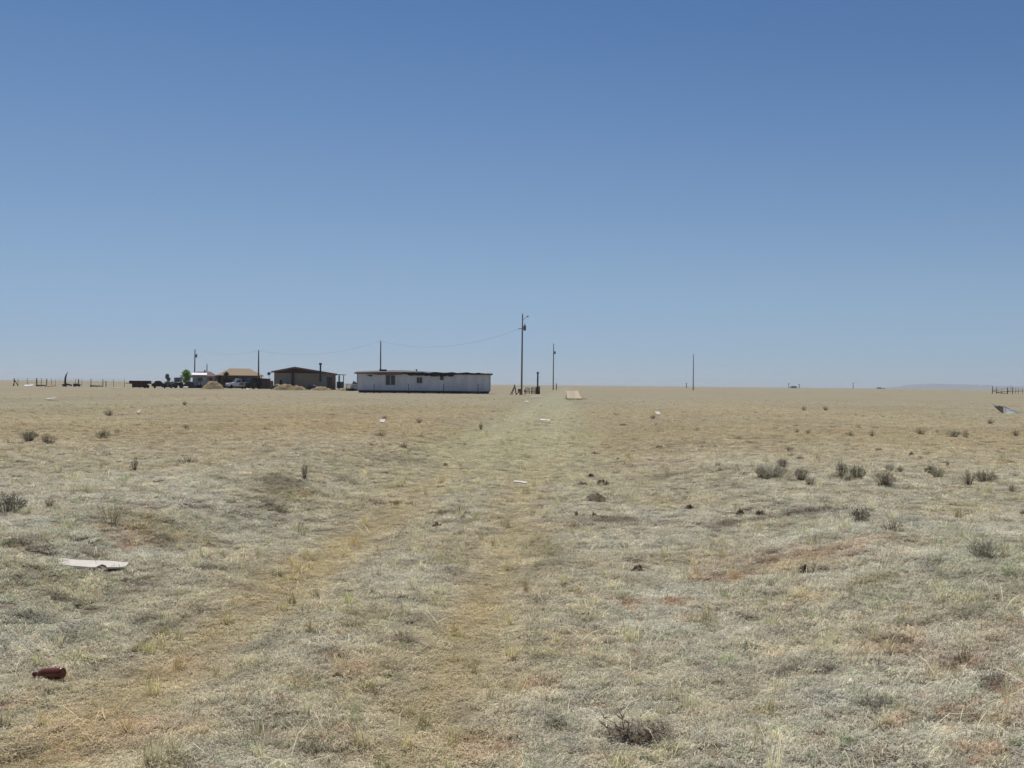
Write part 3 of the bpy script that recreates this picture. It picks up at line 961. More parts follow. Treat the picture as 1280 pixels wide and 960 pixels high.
def maroon_house():
    D = 266.0; k = D / F_PX; cx = 255.0
    X = lambda p: (p - cx) * k
    Z = lambda p, y: z_at(p, y, D)
    t = thing('maroon_roofed_house', 'small house with a dull maroon hipped roof, half hidden behind the travel trailer', 'house', (col_at(cx, D, 484), D, 0), .26)
    ze, zr = Z(255, 470.3), Z(255, 464.2)
    wl = MB()
    for y in (.6, 7.4):
        wl.box((X(256), y, ze / 2 - .1), (X(269) - X(243), .2, ze - .2))
    for x in (X(243) + .1, X(269) - .1):
        wl.box((x, 4, ze / 2 - .1), (.2, 6.6, ze - .2))
    wl.build('wall', pmat('pinkish grey wall', (.34, .29, .27), scale=2), t)
    hip_roof(X(239.5), X(271), 0, 8, ze, X(245.5), X(262), zr).build('roof', pmat('dull maroon shingles', (.125, .080, .078), scale=4), t)
    o = MB().box((X(264), .46, 2.0), (1.3, .1, 1.2)).build('window', pmat('grey frame', (.2, .2, .2)), t)
    MB().box((X(264), .4, 2.0), (1.14, .05, 1.04)).build('pane', M_GLASS(), o)
    MB().box((X(255.2), 3.4, Z(255, 463.7)), (.4, .4, .6)).build('roof_vent', M_GALV(), t)


maroon_house()


# ------------------------------------------------------------------ vehicles
def wheel(t, x, y, r, w, side):
    M = Matrix.Translation((x, y, r)) @ Matrix.Rotation(R(90), 4, 'X')
    o = MB().lathe([(r * .58, -w / 2), (r * .92, -w / 2), (r, -w * .3), (r, w * .3), (r * .92, w / 2), (r * .58, w / 2)], 18, M).build('wheel', M_RUBBER(), t)
    MB().lathe([(0, -w * .36), (r * .3, -w * .40), (r * .58, -w * .30), (r * .58, w * .30), (r * .3, w * .40), (0, w * .36)], 14, M).build('rim', pmat('steel rim', (.30, .30, .30), rough=.4, metal=.5), o)


def vehicle(name, label, cat, px, D, rz, body, cab, glass, wheels, W, paint, size=(1, 1, 1)):
    t = thing(name, label, cat, (col_at(px, D, 484), D, 0), rz)
    t.scale = size
    MB().prism_y(body, -W / 2, W / 2).build('body', paint, t)
    # cabin narrows towards its roof
    m = MB(); n = len(cab)
    zs = [p[1] for p in cab]; lo, hi = min(zs), max(zs)
    ins = lambda z: W / 2 * (.97 - .16 * (z - lo) / (hi - lo))
    m.v = [(x, -ins(z), z) for x, z in cab] + [(x, ins(z), z) for x, z in cab]
    m.f = [tuple(range(n)), tuple(n + j for j in reversed(range(n)))] + [((j + 1) % n, j, n + j, n + (j + 1) % n) for j in range(n)]
    m.smooth = [False] * len(m.f)
    c = m.build('cab', paint, t)
    for poly in glass:
        for s in (-1, 1):
            g = MB(); q = len(poly)
            pts = poly if s < 0 else list(reversed(poly))
            g.v = [(x, s * (ins(z) + .012), z) for x, z in pts] + [(x, s * (ins(z) - .02), z) for x, z in pts]
            g.f = [tuple(range(q)), tuple(q + j for j in reversed(range(q)))] + [((j + 1) % q, j, q + j, q + (j + 1) % q) for j in range(q)]
            g.smooth = [False] * len(g.f)
            g.build('side_window', M_GLASS(), c)
    # windscreen on the cab's front slope (first edge of the cab outline is the slope)
    (xa, za), (xb, zb) = cab[0], cab[-1]
    ang = math.atan2(zb - za, xb - xa)
    L_ = math.hypot(xb - xa, zb - za) * .8
    MB().box(((xa + xb) / 2 - math.sin(ang) * .01, 0, (za + zb) / 2 + math.cos(ang) * .01), (L_, W * .78, .03), ry=-ang).build('windscreen', M_GLASS(), c)
    for x, r in wheels:
        for s in (-1, 1):
            wheel(t, x, s * (W / 2 - .10), r, .22, s)
    x0 = min(p[0] for p in body)
    for s in (-1, 1):
        MB().box((x0 - .01, s * W * .36, .78), (.06, .28, .17)).build('headlight', pmat('lamp glass', (.6, .6, .58), rough=.15), t)
    MB().box((x0 - .05, 0, .50), (.12, W * .96, .16)).build('bumper', pmat('chrome bumper', (.4, .4, .4), rough=.3, metal=.7), t)
    return t


PICK = dict(body=[(-2.6, .42), (2.6, .42), (2.62, 1.08), (.55, 1.08), (-.95, 1.10), (-2.5, .98), (-2.62, .8)],
            cab=[(-1.05, 1.07), (.62, 1.07), (.55, 1.72), (.35, 1.80), (-.30, 1.80)],
            glass=[[(-.72, 1.14), (-.08, 1.14), (-.08, 1.68), (-.26, 1.68)], [(.0, 1.14), (.48, 1.14), (.44, 1.66), (.0, 1.68)]],
            wheels=((-1.75, .37), (1.55, .37)))
SUVS = dict(body=[(-2.3, .40), (2.3, .40), (2.34, 1.02), (-1.0, 1.04), (-2.2, .95), (-2.34, .75)],
            cab=[(-1.15, 1.0), (2.28, 1.0), (2.1, 1.66), (1.9, 1.74), (-.35, 1.74)],
            glass=[[(-.8, 1.10), (.05, 1.10), (.05, 1.62), (-.32, 1.62)], [(.15, 1.10), (1.05, 1.10), (1.05, 1.62), (.15, 1.62)], [(1.15, 1.10), (2.05, 1.10), (1.95, 1.60), (1.15, 1.62)]],
            wheels=((-1.5, .36), (1.42, .36)))
CARS = dict(body=[(-2.2, .34), (2.2, .34), (2.26, .86), (1.5, .95), (-.9, .95), (-2.1, .80), (-2.26, .62)],
            cab=[(-.95, .92), (1.65, .92), (1.15, 1.36), (.8, 1.40), (-.2, 1.40)],
            glass=[[(-.6, .98), (.25, .98), (.25, 1.32), (-.15, 1.32)], [(.33, .98), (1.25, .98), (1.0, 1.30), (.33, 1.32)]],
            wheels=((-1.4, .32), (1.35, .32)))

vehicle('pickup_truck', 'white pickup truck parked before the hip-roofed house, front to the left', 'truck', 297.0, 238, .55, size=(1.0, 1.15, 1.30), W=1.9, paint=pmat('white car paint', (.72, .73, .74), rough=.3, spec=.5, var=.05), **PICK)
vehicle('parked_van', 'dark van parked right of the white pickup', 'van', 313.5, 229, 1.0, size=(1.1, 1.1, 1.45), W=1.9, paint=pmat('dark car paint', (.030, .033, .034), rough=.28, spec=.5, var=.2), **SUVS)
vehicle('parked_car', 'dark blue car half hidden behind the tan earth mound, beside the travel trailer', 'car', 266, 236, .15, W=1.75, paint=pmat('blue car paint', (.045, .065, .12), rough=.3, spec=.5, var=.2), **CARS)
vehicle('wrecked_car', 'dark greenish car hulk beside the maroon flatbed trailer', 'car', 199.5, 222, 3.45, size=(.75, 1, 1.2), W=1.75, paint=pmat('old dark green paint', (.028, .034, .030), rough=.6, var=.4), **CARS)


def tractor():
    D = 232.0
    t = thing('tractor', 'dark tractor with a glazed cab, standing left of the green tree', 'tractor', (col_at(220, D, 483), D, 0), 1.35)
    dk = pmat('dark tractor paint', (.035, .035, .045), rough=.5)
    MB().prism_y([(-1.7, .7), (.3, .7), (.3, 1.32), (-1.5, 1.25), (-1.72, 1.05)], -.32, .32).build('bonnet', dk, t)
    MB().box((.75, 0, .95), (1.3, .5, .7)).build('chassis', dk, t)
    c = MB().box((.85, 0, 2.42), (1.35, 1.35, .12)).build('cab_roof', dk, t)
    for x in (.25, 1.45):
        for y in (-.58, .58):
            MB().box((x, y, 1.83), (.09, .09, 1.06)).build('cab_post', dk, t)
    gl = pmat('blue tinted glass', (.06, .09, .15), rough=.1, spec=.6)
    for x in (.25, 1.45):
        MB().box((x, 0, 1.9), (.03, 1.06, .9)).build('cab_window', gl, t)
    for y in (-.58, .58):
        MB().box((.85, y, 1.9), (1.1, .03, .9)).build('cab_window', gl, t)
    for y in (-.72, .72):
        wheel(t, 1.05, y, .72, .38, 1); wheel(t, -1.2, y * .75, .40, .22, 1)
    MB().tube([(-1.0, .2, 1.25), (-1.0, .2, 2.0)], .04, 6).build('exhaust_pipe', M_STEEL(), t)


tractor()


def flatbed():
    D = 224.0; k = D / F_PX
    t = thing('flatbed_trailer', 'dark maroon flatbed trailer with side boards, at the left of the yard', 'trailer', (col_at(173, D, 483), D, 0), .05)
    mr = pmat('maroon trailer paint', (.075, .026, .024), rough=.6, var=.35, scale=3)
    MB().box((.55, 0, 1.02), (4.0, 2.1, .16)).build('deck', mr, t)
    for y in (-1.08, 1.08):
        MB().box((.25, y, 1.38), (3.9, .06, .56)).build('side_board', mr, t)
    MB().box((2.52, 0, 1.38), (.06, 2.1, .56)).build('end_board', mr, t)
    MB().box((-1.72, 0, 1.30), (.06, 2.1, .38)).build('end_board', mr, t)
    MB().tube([(-1.3, -.5, .98), (-2.9, 0, 1.10)], .07, 6).tube([(-1.3, .5, .98), (-2.9, 0, 1.10)], .07, 6).build('drawbar', M_STEEL(), t)
    MB().box((.35, -.1, .56), (2.9, 1.8, .80)).build('toolbox', mr, t)
    for x in (-.9, .45):
        MB().tube([(x, -.7, 0), (x + .06, -.7, 1.0)], .06, 6).build('prop_leg', M_STEEL(), t)
    for y in (-.98, .98):
        wheel(t, 1.75, y, .38, .22, 1)


flatbed()


def travel_trailer():
    D = 243.0; k = D / F_PX; cx = 250.0
    X = lambda p: (p - cx) * k
    Z = lambda p, y: z_at(p, y, D)
    t = thing('travel_trailer', 'grey travel trailer with a bright white roof rim, right of the green tree', 'trailer', (col_at(cx, D, 484), D, 0), .26)
    zb, zt = .72, Z(250, 466.4)
    gr = pmat('weathered grey siding', (.27, .27, .275), scale=1.5, var=.1)
    a, b = X(241), X(258)
    wl = MB().prism_y([(a + .1, zb), (b - .2, zb), (b, zb + .4), (b - .05, zt - .45), (b - .5, zt - .35), (a, zt - .35), (a, zb + .3)], 0, 2.3)
    wl.build('body', gr, t)
    MB().prism_y([(a - .12, zt - .347), (b - .1, zt - .347), (b - .2, zt - .1), (b - .7, zt), (a + .3, zt), (a - .12, zt - .12)], .9, 2.4).build('roof_rim', pmat('bright white metal', (.82, .82, .80), rough=.4, var=.04), t)
    MB().box(((a + b) / 2 - .05, -.20, zt - .20), (b - a + .2, 2.1, .05), rx=.25).build('awning', pmat('bright white metal', (.82, .82, .80)), t)
    o = MB().box(((X(247) + X(252.5)) / 2, -.02, Z(250, 474.3)), (X(252.5) - X(247), .08, .85)).build('window', pmat('grey frame', (.2, .2, .2)), t)
    MB().box(((X(247) + X(252.5)) / 2, -.07, Z(250, 474.3)), (X(252.5) - X(247) - .12, .03, .73)).build('pane', M_GLASS(), o)
    MB().box((X(255.3), -.02, 1.75), (.7, .06, 1.85)).build('door', pmat('pale door', (.38, .38, .38)), t)
    for x in (X(247.6), X(251)):
        wheel(t, x, .12, .36, .22, 1); wheel(t, x, 2.18, .36, .22, 1)
    for x in (X(249.4), X(252.4)):
        MB().lathe([(0, 0), (.16, .02), (.17, .32), (.09, .42), (0, .46)], 10, Matrix.Translation((x, -.5, .82))).build('gas_bottle', M_WHITE(), t)
    MB().box((X(250.5), -.5, .76), (1.1, .4, .08)).build('bottle_shelf', M_STEEL(), t)
    MB().box((X(249), .3, .30), (X(257) - X(242), .06, .62)).build('skirting', pmat('brown skirting', (.10, .07, .055)), t)


travel_trailer()


# ------------------------------------------------------------------ earth mounds
def mound(px, D, w, h, label, seed, d=2.6, humps=((0, 1, 1),)):
    t = MB(); n = 30; rows = []
    for i in range(n + 1):
        row = []
        for j in range(18):
            x = (i / n - .5) * w; y = (j / 17 - .5) * d
            z = 0
            for hx, hs, hw in humps:
                q = math.hypot((x / w - hx) * 2 / hw, y / d * 2)
                z = max(z, hs * max(0, 1 - q * q) ** 1.1 * h)
            z *= 1 + .28 * float(noise(np.array([x * 1.7 + seed]), np.array([y * 1.7]), 3)[0])
            row.append((x, y, z - .04))
        rows.append(row)
    t.quadstrip(rows, close=False, caps=False)
    o = t.build('earth_mound', M_EARTH())
    o.data.flip_normals()
    o.location = (col_at(px, D, 486), D, 0)
    tag(o, label, 'earth mound', 'mounds of dug earth before the houses')


mound(266, 210, 5.0, 1.72, 'tallest tan earth mound, in front of the dark blue car', 3, 4.5)
mound(361.5, 204, 7.8, 1.22, 'broad twin-humped earth mound before the left half of the gabled house', 8, 3, ((-.1, 1, .8), (.2, .8, .6)))
mound(401.5, 203, 5.0, .85, 'low earth mound under the chimney pipe of the gabled house', 14, 3)
mound(431, 200, 3.8, .62, 'lowest earth mound, below the porch of the gabled house', 21, 2.6)


# ------------------------------------------------------------------ yard clutter
def box_thing(name, label, cat, px, D, parts, rz=0, group=None):
    t = thing(name, label, cat, (col_at(px, D, 485), D, 0), rz, group)
    for nm, c, s, m, r in parts:
        MB().box(c, s, rz=r).build(nm, m, t)
    return t


D = 236.0; k = D / F_PX
t = thing('plank_fence', 'brown plank fence panel between the dark van and the gabled house', 'fence', (col_at(333, D, 484), D, 0), 0)
mb = MB(); rnd = random.Random(4)
for i in range(15):
    hh = rnd.uniform(1.75, 2.05)
    mb.box((-1.45 + i * .2, rnd.uniform(-.01, .01), hh / 2), (.185, .03, hh))
pl = mb.build('plank', pmat('brown planks', (.12, .075, .065), scale=5, var=.35, stretch=(5, 1, .5)), t); pl['kind'] = 'stuff'
for z in (.45, 1.5):
    MB().box((0, .04, z), (3.0, .05, .1)).build('rail', M_DKWOOD(), t)
for x in (-1.5, 0, 1.5):
    MB().box((x, .09, .95), (.12, .12, 2.0)).build('post', M_DKWOOD(), t)
t = thing('shed', 'small brown shed with a pale tin roof, behind the plank fence', 'shed', (col_at(329, 262, 484), 262, 0), 0)
MB().box((0, 1.2, 1.25), (2.6, 2.4, 2.5)).build('wall', pmat('shed brown', (.10, .07, .055)), t)
MB().box((0, 1.2, 2.58), (3.1, 2.9, .12), ry=.06).build('roof', pmat('pale tin', (.42, .43, .45), rough=.5), t)
MB().box((-.3, -.03, 1.0), (.9, .06, 1.95)).build('door', M_DKWOOD(), t)
t = thing('dish_antenna', 'thin mast with a small dish beside the gabled house', 'antenna', (col_at(336.3, 240, 484), 240, 0), 0)
MB().tube([(0, 0, 0), (0, 0, 3.6)], .05, 6).build('mast', M_STEEL(), t)
MB().lathe([(0, 0), (.3, .05), (.45, .14), (.43, .16), (.28, .08), (0, .03)], 14, Matrix.Translation((0, -.1, 3.6)) @ Matrix.Rotation(R(62), 4, 'X')).build('dish', pmat('grey dish', (.16, .17, .18)), t)

D = 200.0; k = D / F_PX
t = thing('stock_trailer', 'low white slatted stock trailer poking out left of the mobile home', 'trailer', (col_at(440, D, 485), D, 0), .05)
for z in (.62, .98, 1.32):
    MB().box((0, -.8, z), (2.3, .05, .17)).build('slat', M_WHITE(), t)
    MB().box((0, .8, z), (2.3, .05, .17)).build('slat', M_WHITE(), t)
for x in (-1.1, 0, 1.1):
    for y in (-.76, .76):
        MB().box((x, y, .92), (.07, .06, 1.0)).build('stake', M_STEEL(), t)
MB().box((0, 0, .45), (2.4, 1.7, .1)).build('deck', M_DKWOOD(), t)
for y in (-.85, .85):
    wheel(t, .2, y, .3, .18, 1)


def heap(name, label, cat, px, D, w, h, m, seed, d=None, group=None):
    """a crumpled covered pile"""
    d = d or w * .8
    rows = []
    for i in range(15):
        ph = i / 14 * math.pi
        row = []
        for j in range(12):
            th = (j / 11) * math.pi
            r = 1 + .25 * float(noise(np.array([seed + math.cos(ph) * 2.1]), np.array([math.sin(th) * 2.3 + j * .1]), 9)[0])
            row.append((-math.cos(ph) * w / 2 * r, -math.cos(th) * math.sin(ph) * d / 2 * r, max(-.05, math.sin(th) * math.sin(ph) * h * r)))
        rows.append(row)
    mb = MB().quadstrip(rows, close=False, caps=False)
    o = mb.build(name, m); o.data.flip_normals()
    o.location = (col_at(px, D, 485), D, 0)
    return tag(o, label, cat, group)


heap('tarp_heap', 'dark grey tarp-covered heap between the porch and the mobile home', 'heap', 443.5, 205, 1.9, 1.9, pmat('dark tarp', (.06, .065, .07), rough=.6), 2)
heap('tarp_heap', 'blue tarp heap against the wall of the gabled house', 'heap', 394, 219, 2.4, 1.0, pmat('blue tarp', (.055, .075, .14), rough=.55), 5, 1.2)
heap('tarp_heap', 'dark brown heap added for the shade under the green tree', 'heap', 235.5, 238, 2.7, 1.85, pmat('shade brown heap', (.075, .062, .06), rough=.7), 7, 1.6)  # added heap, its dark tone stands in for shade below the crown
heap('junk_heap', 'low dark junk heap behind the tractor and wrecked car', 'heap', 211, 262, 3.4, 1.7, pmat('far junk', (.055, .065, .05), rough=.8, var=.5), 11, 1.6)
heap('tarp_heap', 'long dark heap below the left window of the gabled house', 'heap', 346, 220, 2.6, 1.3, pmat('dark tarp', (.06, .065, .07), rough=.6), 13, 1.2)


def board(name, label, cat, px, py, wpx, depth, m, rz=0, lift=.03, tilt=(0, 0), th=.03, seed=0, group=None):
    """a thin broken sheet lying on the grass"""
    X, Y = gnd(px, py)
    w = wpx * Y / F_PX
    rnd = random.Random(seed)
    n = 7
    lo = [(-w / 2 + w * i / n, -depth / 2 + rnd.uniform(-.18, .12) * depth) for i in range(n + 1)]
    hi = [(w / 2 - w * i / n, depth / 2 + rnd.uniform(-.12, .18) * depth) for i in range(n + 1)]
    pts = lo + hi
    mb = MB(); k = len(pts)
    bend = lambda x: .03 * w * math.sin(x / w * 3 + seed)
    mb.v = [(x, y, bend(x)) for x, y in pts] + [(x, y, bend(x) + th) for x, y in pts]
    mb.f = [tuple(reversed(range(k))), tuple(range(k, 2 * k))] + [(j, (j + 1) % k, k + (j + 1) % k, k + j) for j in range(k)]
    mb.smooth = [False] * len(mb.f)
    o = mb.build(name, m)
    o.location = (X, Y, h1(X, Y) + lift + .02)
    o.rotation_euler = (tilt[0], tilt[1], rz)
    return tag(o, label, cat, group)


G_SCR = 'pale scraps lying in the grass'
board('scrap_board', 'long white board lying in the grass below the wooden pickets', 'board', 671.5, 497.3, 15, .8, M_BOARD(), .05, .14, (.05, 0), .03, 1, G_SCR)
board('scrap_board', 'white crooked board lying on the drive, nearer than the pickets', 'board', 681, 528, 13, .45, M_BOARD(), -.12, .06, (.08, .02), .022, 2, G_SCR)
board('scrap_board', 'thin white strip lying between the wheel tracks, left of the dark clods', 'board', 650.5, 609.5, 17, .10, M_BOARD(), -.1, .06, (.12, .02), .015, 3, G_SCR)
board('scrap_paper', 'small white scrap caught beside a dark tuft, right of the drive', 'scrap', 822, 520, 6, .34, M_BOARD(), .1, .08, (.3, 0), .02, 4, G_SCR)
board('scrap_paper', 'small white scrap in the grass nearest the mobile home', 'scrap', 478, 530.5, 6, .25, M_BOARD(), 0, .08, (.35, 0), .02, 5, G_SCR)
board('scrap_board', 'thin white strip lying in the grass at far left, nearest the wire fence', 'board', 64, 500.3, 12, .5, M_BOARD(), 0, .10, (.10, 0), .03, 6, G_SCR)
board('scrap_paper', 'small pinkish scrap in the grass at left, before the flatbed trailer', 'scrap', 174, 517, 4.5, .3, pmat('pink card', (.55, .42, .36)), 0, .08, (.4, 0), .02, 7, G_SCR)
board('scrap_paper', 'white scrap lying at the foot of the green tree', 'scrap', 232, 485.6, 6, .5, M_BOARD(), 0, .25, (.4, 0), .05, 8, G_SCR)
board('scrap_paper', 'small white scrap in front of the dark parked van', 'scrap', 309.5, 487.6, 3.2, .4, M_BOARD(), 0, .2, (.5, 0), .05, 9, G_SCR)
board('scrap_paper', 'small white scrap between the two lowest earth mounds', 'scrap', 417.2, 487.4, 3, .4, M_BOARD(), 0, .2, (.5, 0), .05, 10, G_SCR)
board('scrap_paper', 'tiny white scrap in the grass right below the tallest pole', 'scrap', 658, 503.5, 5, .3, M_BOARD(), .2, .1, (.25, 0), .03, 11, G_SCR)
board('scrap_sheet', 'white sheet lying by the left wire fence', 'sheet', 36, 483.2, 11, .9, M_WHITE(), 0, .25, (.35, 0), .08, 12, G_SCR)
board('scrap_sheet', 'reddish rusty sheet lying by the left wire fence', 'sheet', 62.5, 483.8, 11, .9, pmat('rust red sheet', (.30, .15, .10), var=.4), 0, .2, (.3, 0), .08, 13, G_SCR)
board('scrap_board', 'pale straight board in the grass at the right end of the left fence', 'board', 145, 486.6, 15, .5, pmat('pale dry board', (.46, .40, .29)), 0, .12, (.15, 0), .06, 14, G_SCR)


# ------------------------------------------------------------------ left wire fence with its old timber
def wire_fence():
    D = 250.0; k = D / F_PX; cx = 86.0
    X = lambda p: (p - cx) * k
    t = thing('wire_fence', 'wire fence on thin uneven posts crossing the grass at far left', 'fence', (col_at(cx, D, 483), D, 0), 0)
    rnd = random.Random(9)
    pp = [(17.5, 472.6, .10), (22.6, 474, .05), (34.5, 473, .05), (45.2, 472.5, .06), (46.4, 473, .10), (51.5, 473, .07), (58.2, 473.4, .11), (64.6, 473.6, .05), (69.3, 474, .04), (94.5, 473.8, .06), (98.4, 474, .14),
          (102.4, 474, .04), (113.6, 473.5, .09), (128.6, 474, .09), (132.4, 476, .10), (142, 474, .05), (155.4, 474.2, .06)]
    for p, y, r in pp:
        h = z_at(p, y, D)
        MB().tube([(X(p), 0, -.1), (X(p) + rnd.uniform(-.06, .06), 0, h)], [r, r * .9], 6).build('fence_post', M_DKWOOD(), t)
    MB().tube([(X(17.8), 0, 1.7), (X(23.6), -.3, 0)], .09, 6).tube([(X(18.6), 0, 1.3), (X(17), -.4, 0)], .08, 6).build('brace', M_DKWOOD(), t)
    for z in (.6, 1.1, 1.6, 2.0):
        pts = []
        for a, b in zip(pp[:-1], pp[1:]):
            for q in range(4):
                u = q / 4
                pts.append((X(a[0] * (1 - u) + b[0] * u), -.06, z - .10 * u * (1 - u) * 4))
        MB().tube(pts, .016, 3).build('wire', M_WIRE(), t)
    return t


wire_fence()


def log(name, label, px0, px1, py, D, r, m, bow=0, group=None, z=None, cat='log'):
    a, b = col_at(px0, D, 483), col_at(px1, D, 483)
    t = MB(); pts = []; n = 8
    for i in range(n + 1):
        u = i / n
        pts.append(((a - b) / 2 + (b - a) * u, .15 * math.sin(u * 5), r + bow * math.sin(u * math.pi)))
    o = t.tube(pts, [r * (1 - .35 * i / n) for i in range(n + 1)], 8).build(name, m)
    o.location = ((a + b) / 2, D, 0)
    return tag(o, label, cat, group)


G_LOG = 'old timber lying along the left fence'
log('old_log', 'dark log lying between the white sheet and the rusty sheet', 45, 58, 483, 247, .20, M_DKWOOD(), .05, G_LOG)
log('old_log', 'dark humped log lying at the foot of the curved snag', 78, 90, 483, 247, .32, M_DKWOOD(), .25, G_LOG)
log('old_log', 'short thick dark log just right of the curved snag', 91.5, 100.5, 483, 246, .42, M_DKWOOD(), .1, G_LOG)
log('old_log', 'dark curved log lying between the two right-hand fence posts', 112.5, 121, 483, 247, .22, M_DKWOOD(), .05, G_LOG)
log('old_log', 'thin dark rail sagging to the ground at the right fence posts', 120, 129, 484, 247.5, .16, M_DKWOOD(), .1, G_LOG)
D = 248.0
o = MB().tube([(0, 0, -.1), (-.12, 0, 1.2), (-.05, 0, 2.3), (.2, 0, 3.1), (.55, 0, 3.7)], [.30, .26, .22, .15, .08], 8).build('dead_snag', M_DKWOOD())
o.location = (col_at(82, D, 483), D, 0)
tag(o, 'dark curved snag leaning right, highest post along the left fence', 'snag')
o = MB().box((0, 0, .7), (.16, .16, 1.5)).box((0, 0, 1.48), (.2, .2, .06)).build('marker_post', M_WOOD())
o.location = (col_at(214.6, 222, 485), 222, 0)
tag(o, 'short brown post before the tractor', 'post')


# ------------------------------------------------------------------ posts, pickets and pump at the drive
D = 154.0; k = D / F_PX
t = thing('brace_frame', 'leaning wooden A-frame of poles left of the tallest utility pole', 'frame', (col_at(643, D, 490), D, 0), 0)
for a, b, r in (((-.62, -.2, 0), (.05, 0, 1.45), .075), ((-.38, .35, 0), (.02, 0, 1.3), .06), ((.30, 0, 0), (.0, 0, 1.62), .10), ((.32, -.1, .12), (.9, .1, .62), .06)):
    MB().tube([a, b], r, 6).build('leg', M_WOOD(), t)
t = thing('pump_box', 'small dark pump box at the foot of the tallest utility pole', 'box', (col_at(650, D + 3, 490), D + 3, 0), .3)
MB().box((0, 0, .62), (.55, .45, .5)).build('housing', M_STEEL(), t)
MB().tube([(0, 0, 0), (0, 0, .4)], .10, 8).build('stand', M_STEEL(), t)
MB().box((0, 0, .89), (.62, .52, .05)).build('lid', M_STEEL(), t)
t = thing('meter_post', 'short dark meter post right of the tallest utility pole', 'post', (col_at(656.2, D + 4, 490), D + 4, 0), 0)
MB().tube([(0, 0, 0), (0, 0, .75)], .07, 6).build('post', M_DKWOOD(), t)
MB().box((0, -.06, .62), (.28, .2, .36)).build('meter', M_STEEL(), t)
D = 176.0
t = thing('picket_fence', 'short row of uneven wooden pickets before the tall dark pipe post', 'fence', (col_at(665, D, 490), D, 0), -.1)
rnd = random.Random(12)
for i in range(13):
    x = -1.15 + i * .20 + rnd.uniform(-.05, .05)
    hh = rnd.uniform(.9, 1.45)
    MB().tube([(x, rnd.uniform(-.05, .05), -.05), (x + rnd.uniform(-.07, .07), 0, hh)], rnd.uniform(.04, .075), 5).build('picket', M_WOOD() if i % 3 else M_DKWOOD(), t)
for z in (.4, 1.0):
    MB().tube([(-1.25, .08, z), (1.3, .08, z + .05)], .03, 5).build('rail', M_WOOD(), t)
t = thing('pipe_post', 'thick dark upright pipe rising above the right end of the wooden pickets', 'post', (col_at(672, 172, 490), 172, 0), 0)
hz = z_at(672, 465, 172)
MB().tube([(0, 0, -.1), (0, 0, hz)], [.15, .14], 10).build('pipe', pmat('dark pipe', (.05, .045, .045), rough=.6), t)
MB().tube([(0, 0, hz - .32), (0, 0, hz + .02)], [.19, .19], 10).build('cap', pmat('dark pipe', (.05, .045, .045)), t)
MB().tube([(.28, 0, -.1), (.28, 0, 1.35)], [.14, .12], 8).build('side_post', M_DKWOOD(), t)
MB().tube([(-.24, .1, -.1), (-.22, .1, 1.25)], [.11, .10], 8).build('side_post', M_DKWOOD(), t)
o = MB().tube([(0, 0, -.1), (0.02, 0, 1.5)], [.10, .09], 6).build('short_post', M_WOOD())
o.location = (col_at(695.4, 318, 486), 318, 0); o.scale = (1.6, 1.6, 1.4)
tag(o, 'short post at the foot of the second utility pole', 'post')


def ramp():
    D = 107.0; k = D / F_PX
    t = thing('plywood_ramp', 'tan plywood sheets tilted on a low frame beside the drive', 'ramp', (col_at(719, D, 495), D, 0), 0)
    X = lambda p: (p - 719) * k
    hz, run = .98, 2.3
    for a, b, c, m in ((708.8, 714.1, 708.9, (.48, .405, .275)), (714.3, 719.1, 714.4, (.455, .38, .265)), (719.3, 727.4, 719.4, (.52, .435, .29))):
        mb = MB()
        xa, xb = X(a), X(b)
        xt = xb if b < 725 else X(724.4)
        mb.v = [(xa, 0, .1), (xb, 0, .1), (xt, run, hz), (xa, run, hz), (xa, .03, .07), (xb, .03, .07), (xt, run + .03, hz - .03), (xa, run + .03, hz - .03)]
        mb.f = [(0, 1, 2, 3), (7, 6, 5, 4), (0, 4, 5, 1), (1, 5, 6, 2), (2, 6, 7, 3), (3, 7, 4, 0)]
        mb.smooth = [False] * 6
        mb.build('plywood_sheet', pmat('plywood %.2f' % m[0], m, scale=3, var=.1, stretch=(4, 1, 1)), t)
    mb = MB()
    mb.v = [(X(727.6), 0, .02), (X(733.5), .1, .02), (X(724.7), run, hz - .02), (X(727.6), .05, 0), (X(733.5), .16, 0), (X(724.7), run + .05, hz - .06)]
    mb.f = [(0, 1, 2), (5, 4, 3), (0, 3, 4, 1), (1, 4, 5, 2), (2, 5, 3, 0)]; mb.smooth = [False] * 5
    mb.build('side_sheet', pmat('plywood side', (.33, .27, .17), scale=3), t)
    MB().box((X(719.3), -.16, .15), (X(734) - X(704.6), .14, .07), rx=.1).build('base_board', pmat('plywood base', (.50, .42, .28)), t)
    for x in (X(709.5), X(723.5)):
        MB().box((x, run - .02, hz / 2 - .04), (.08, .08, hz - .09)).build('leg', M_WOOD(), t)


ramp()


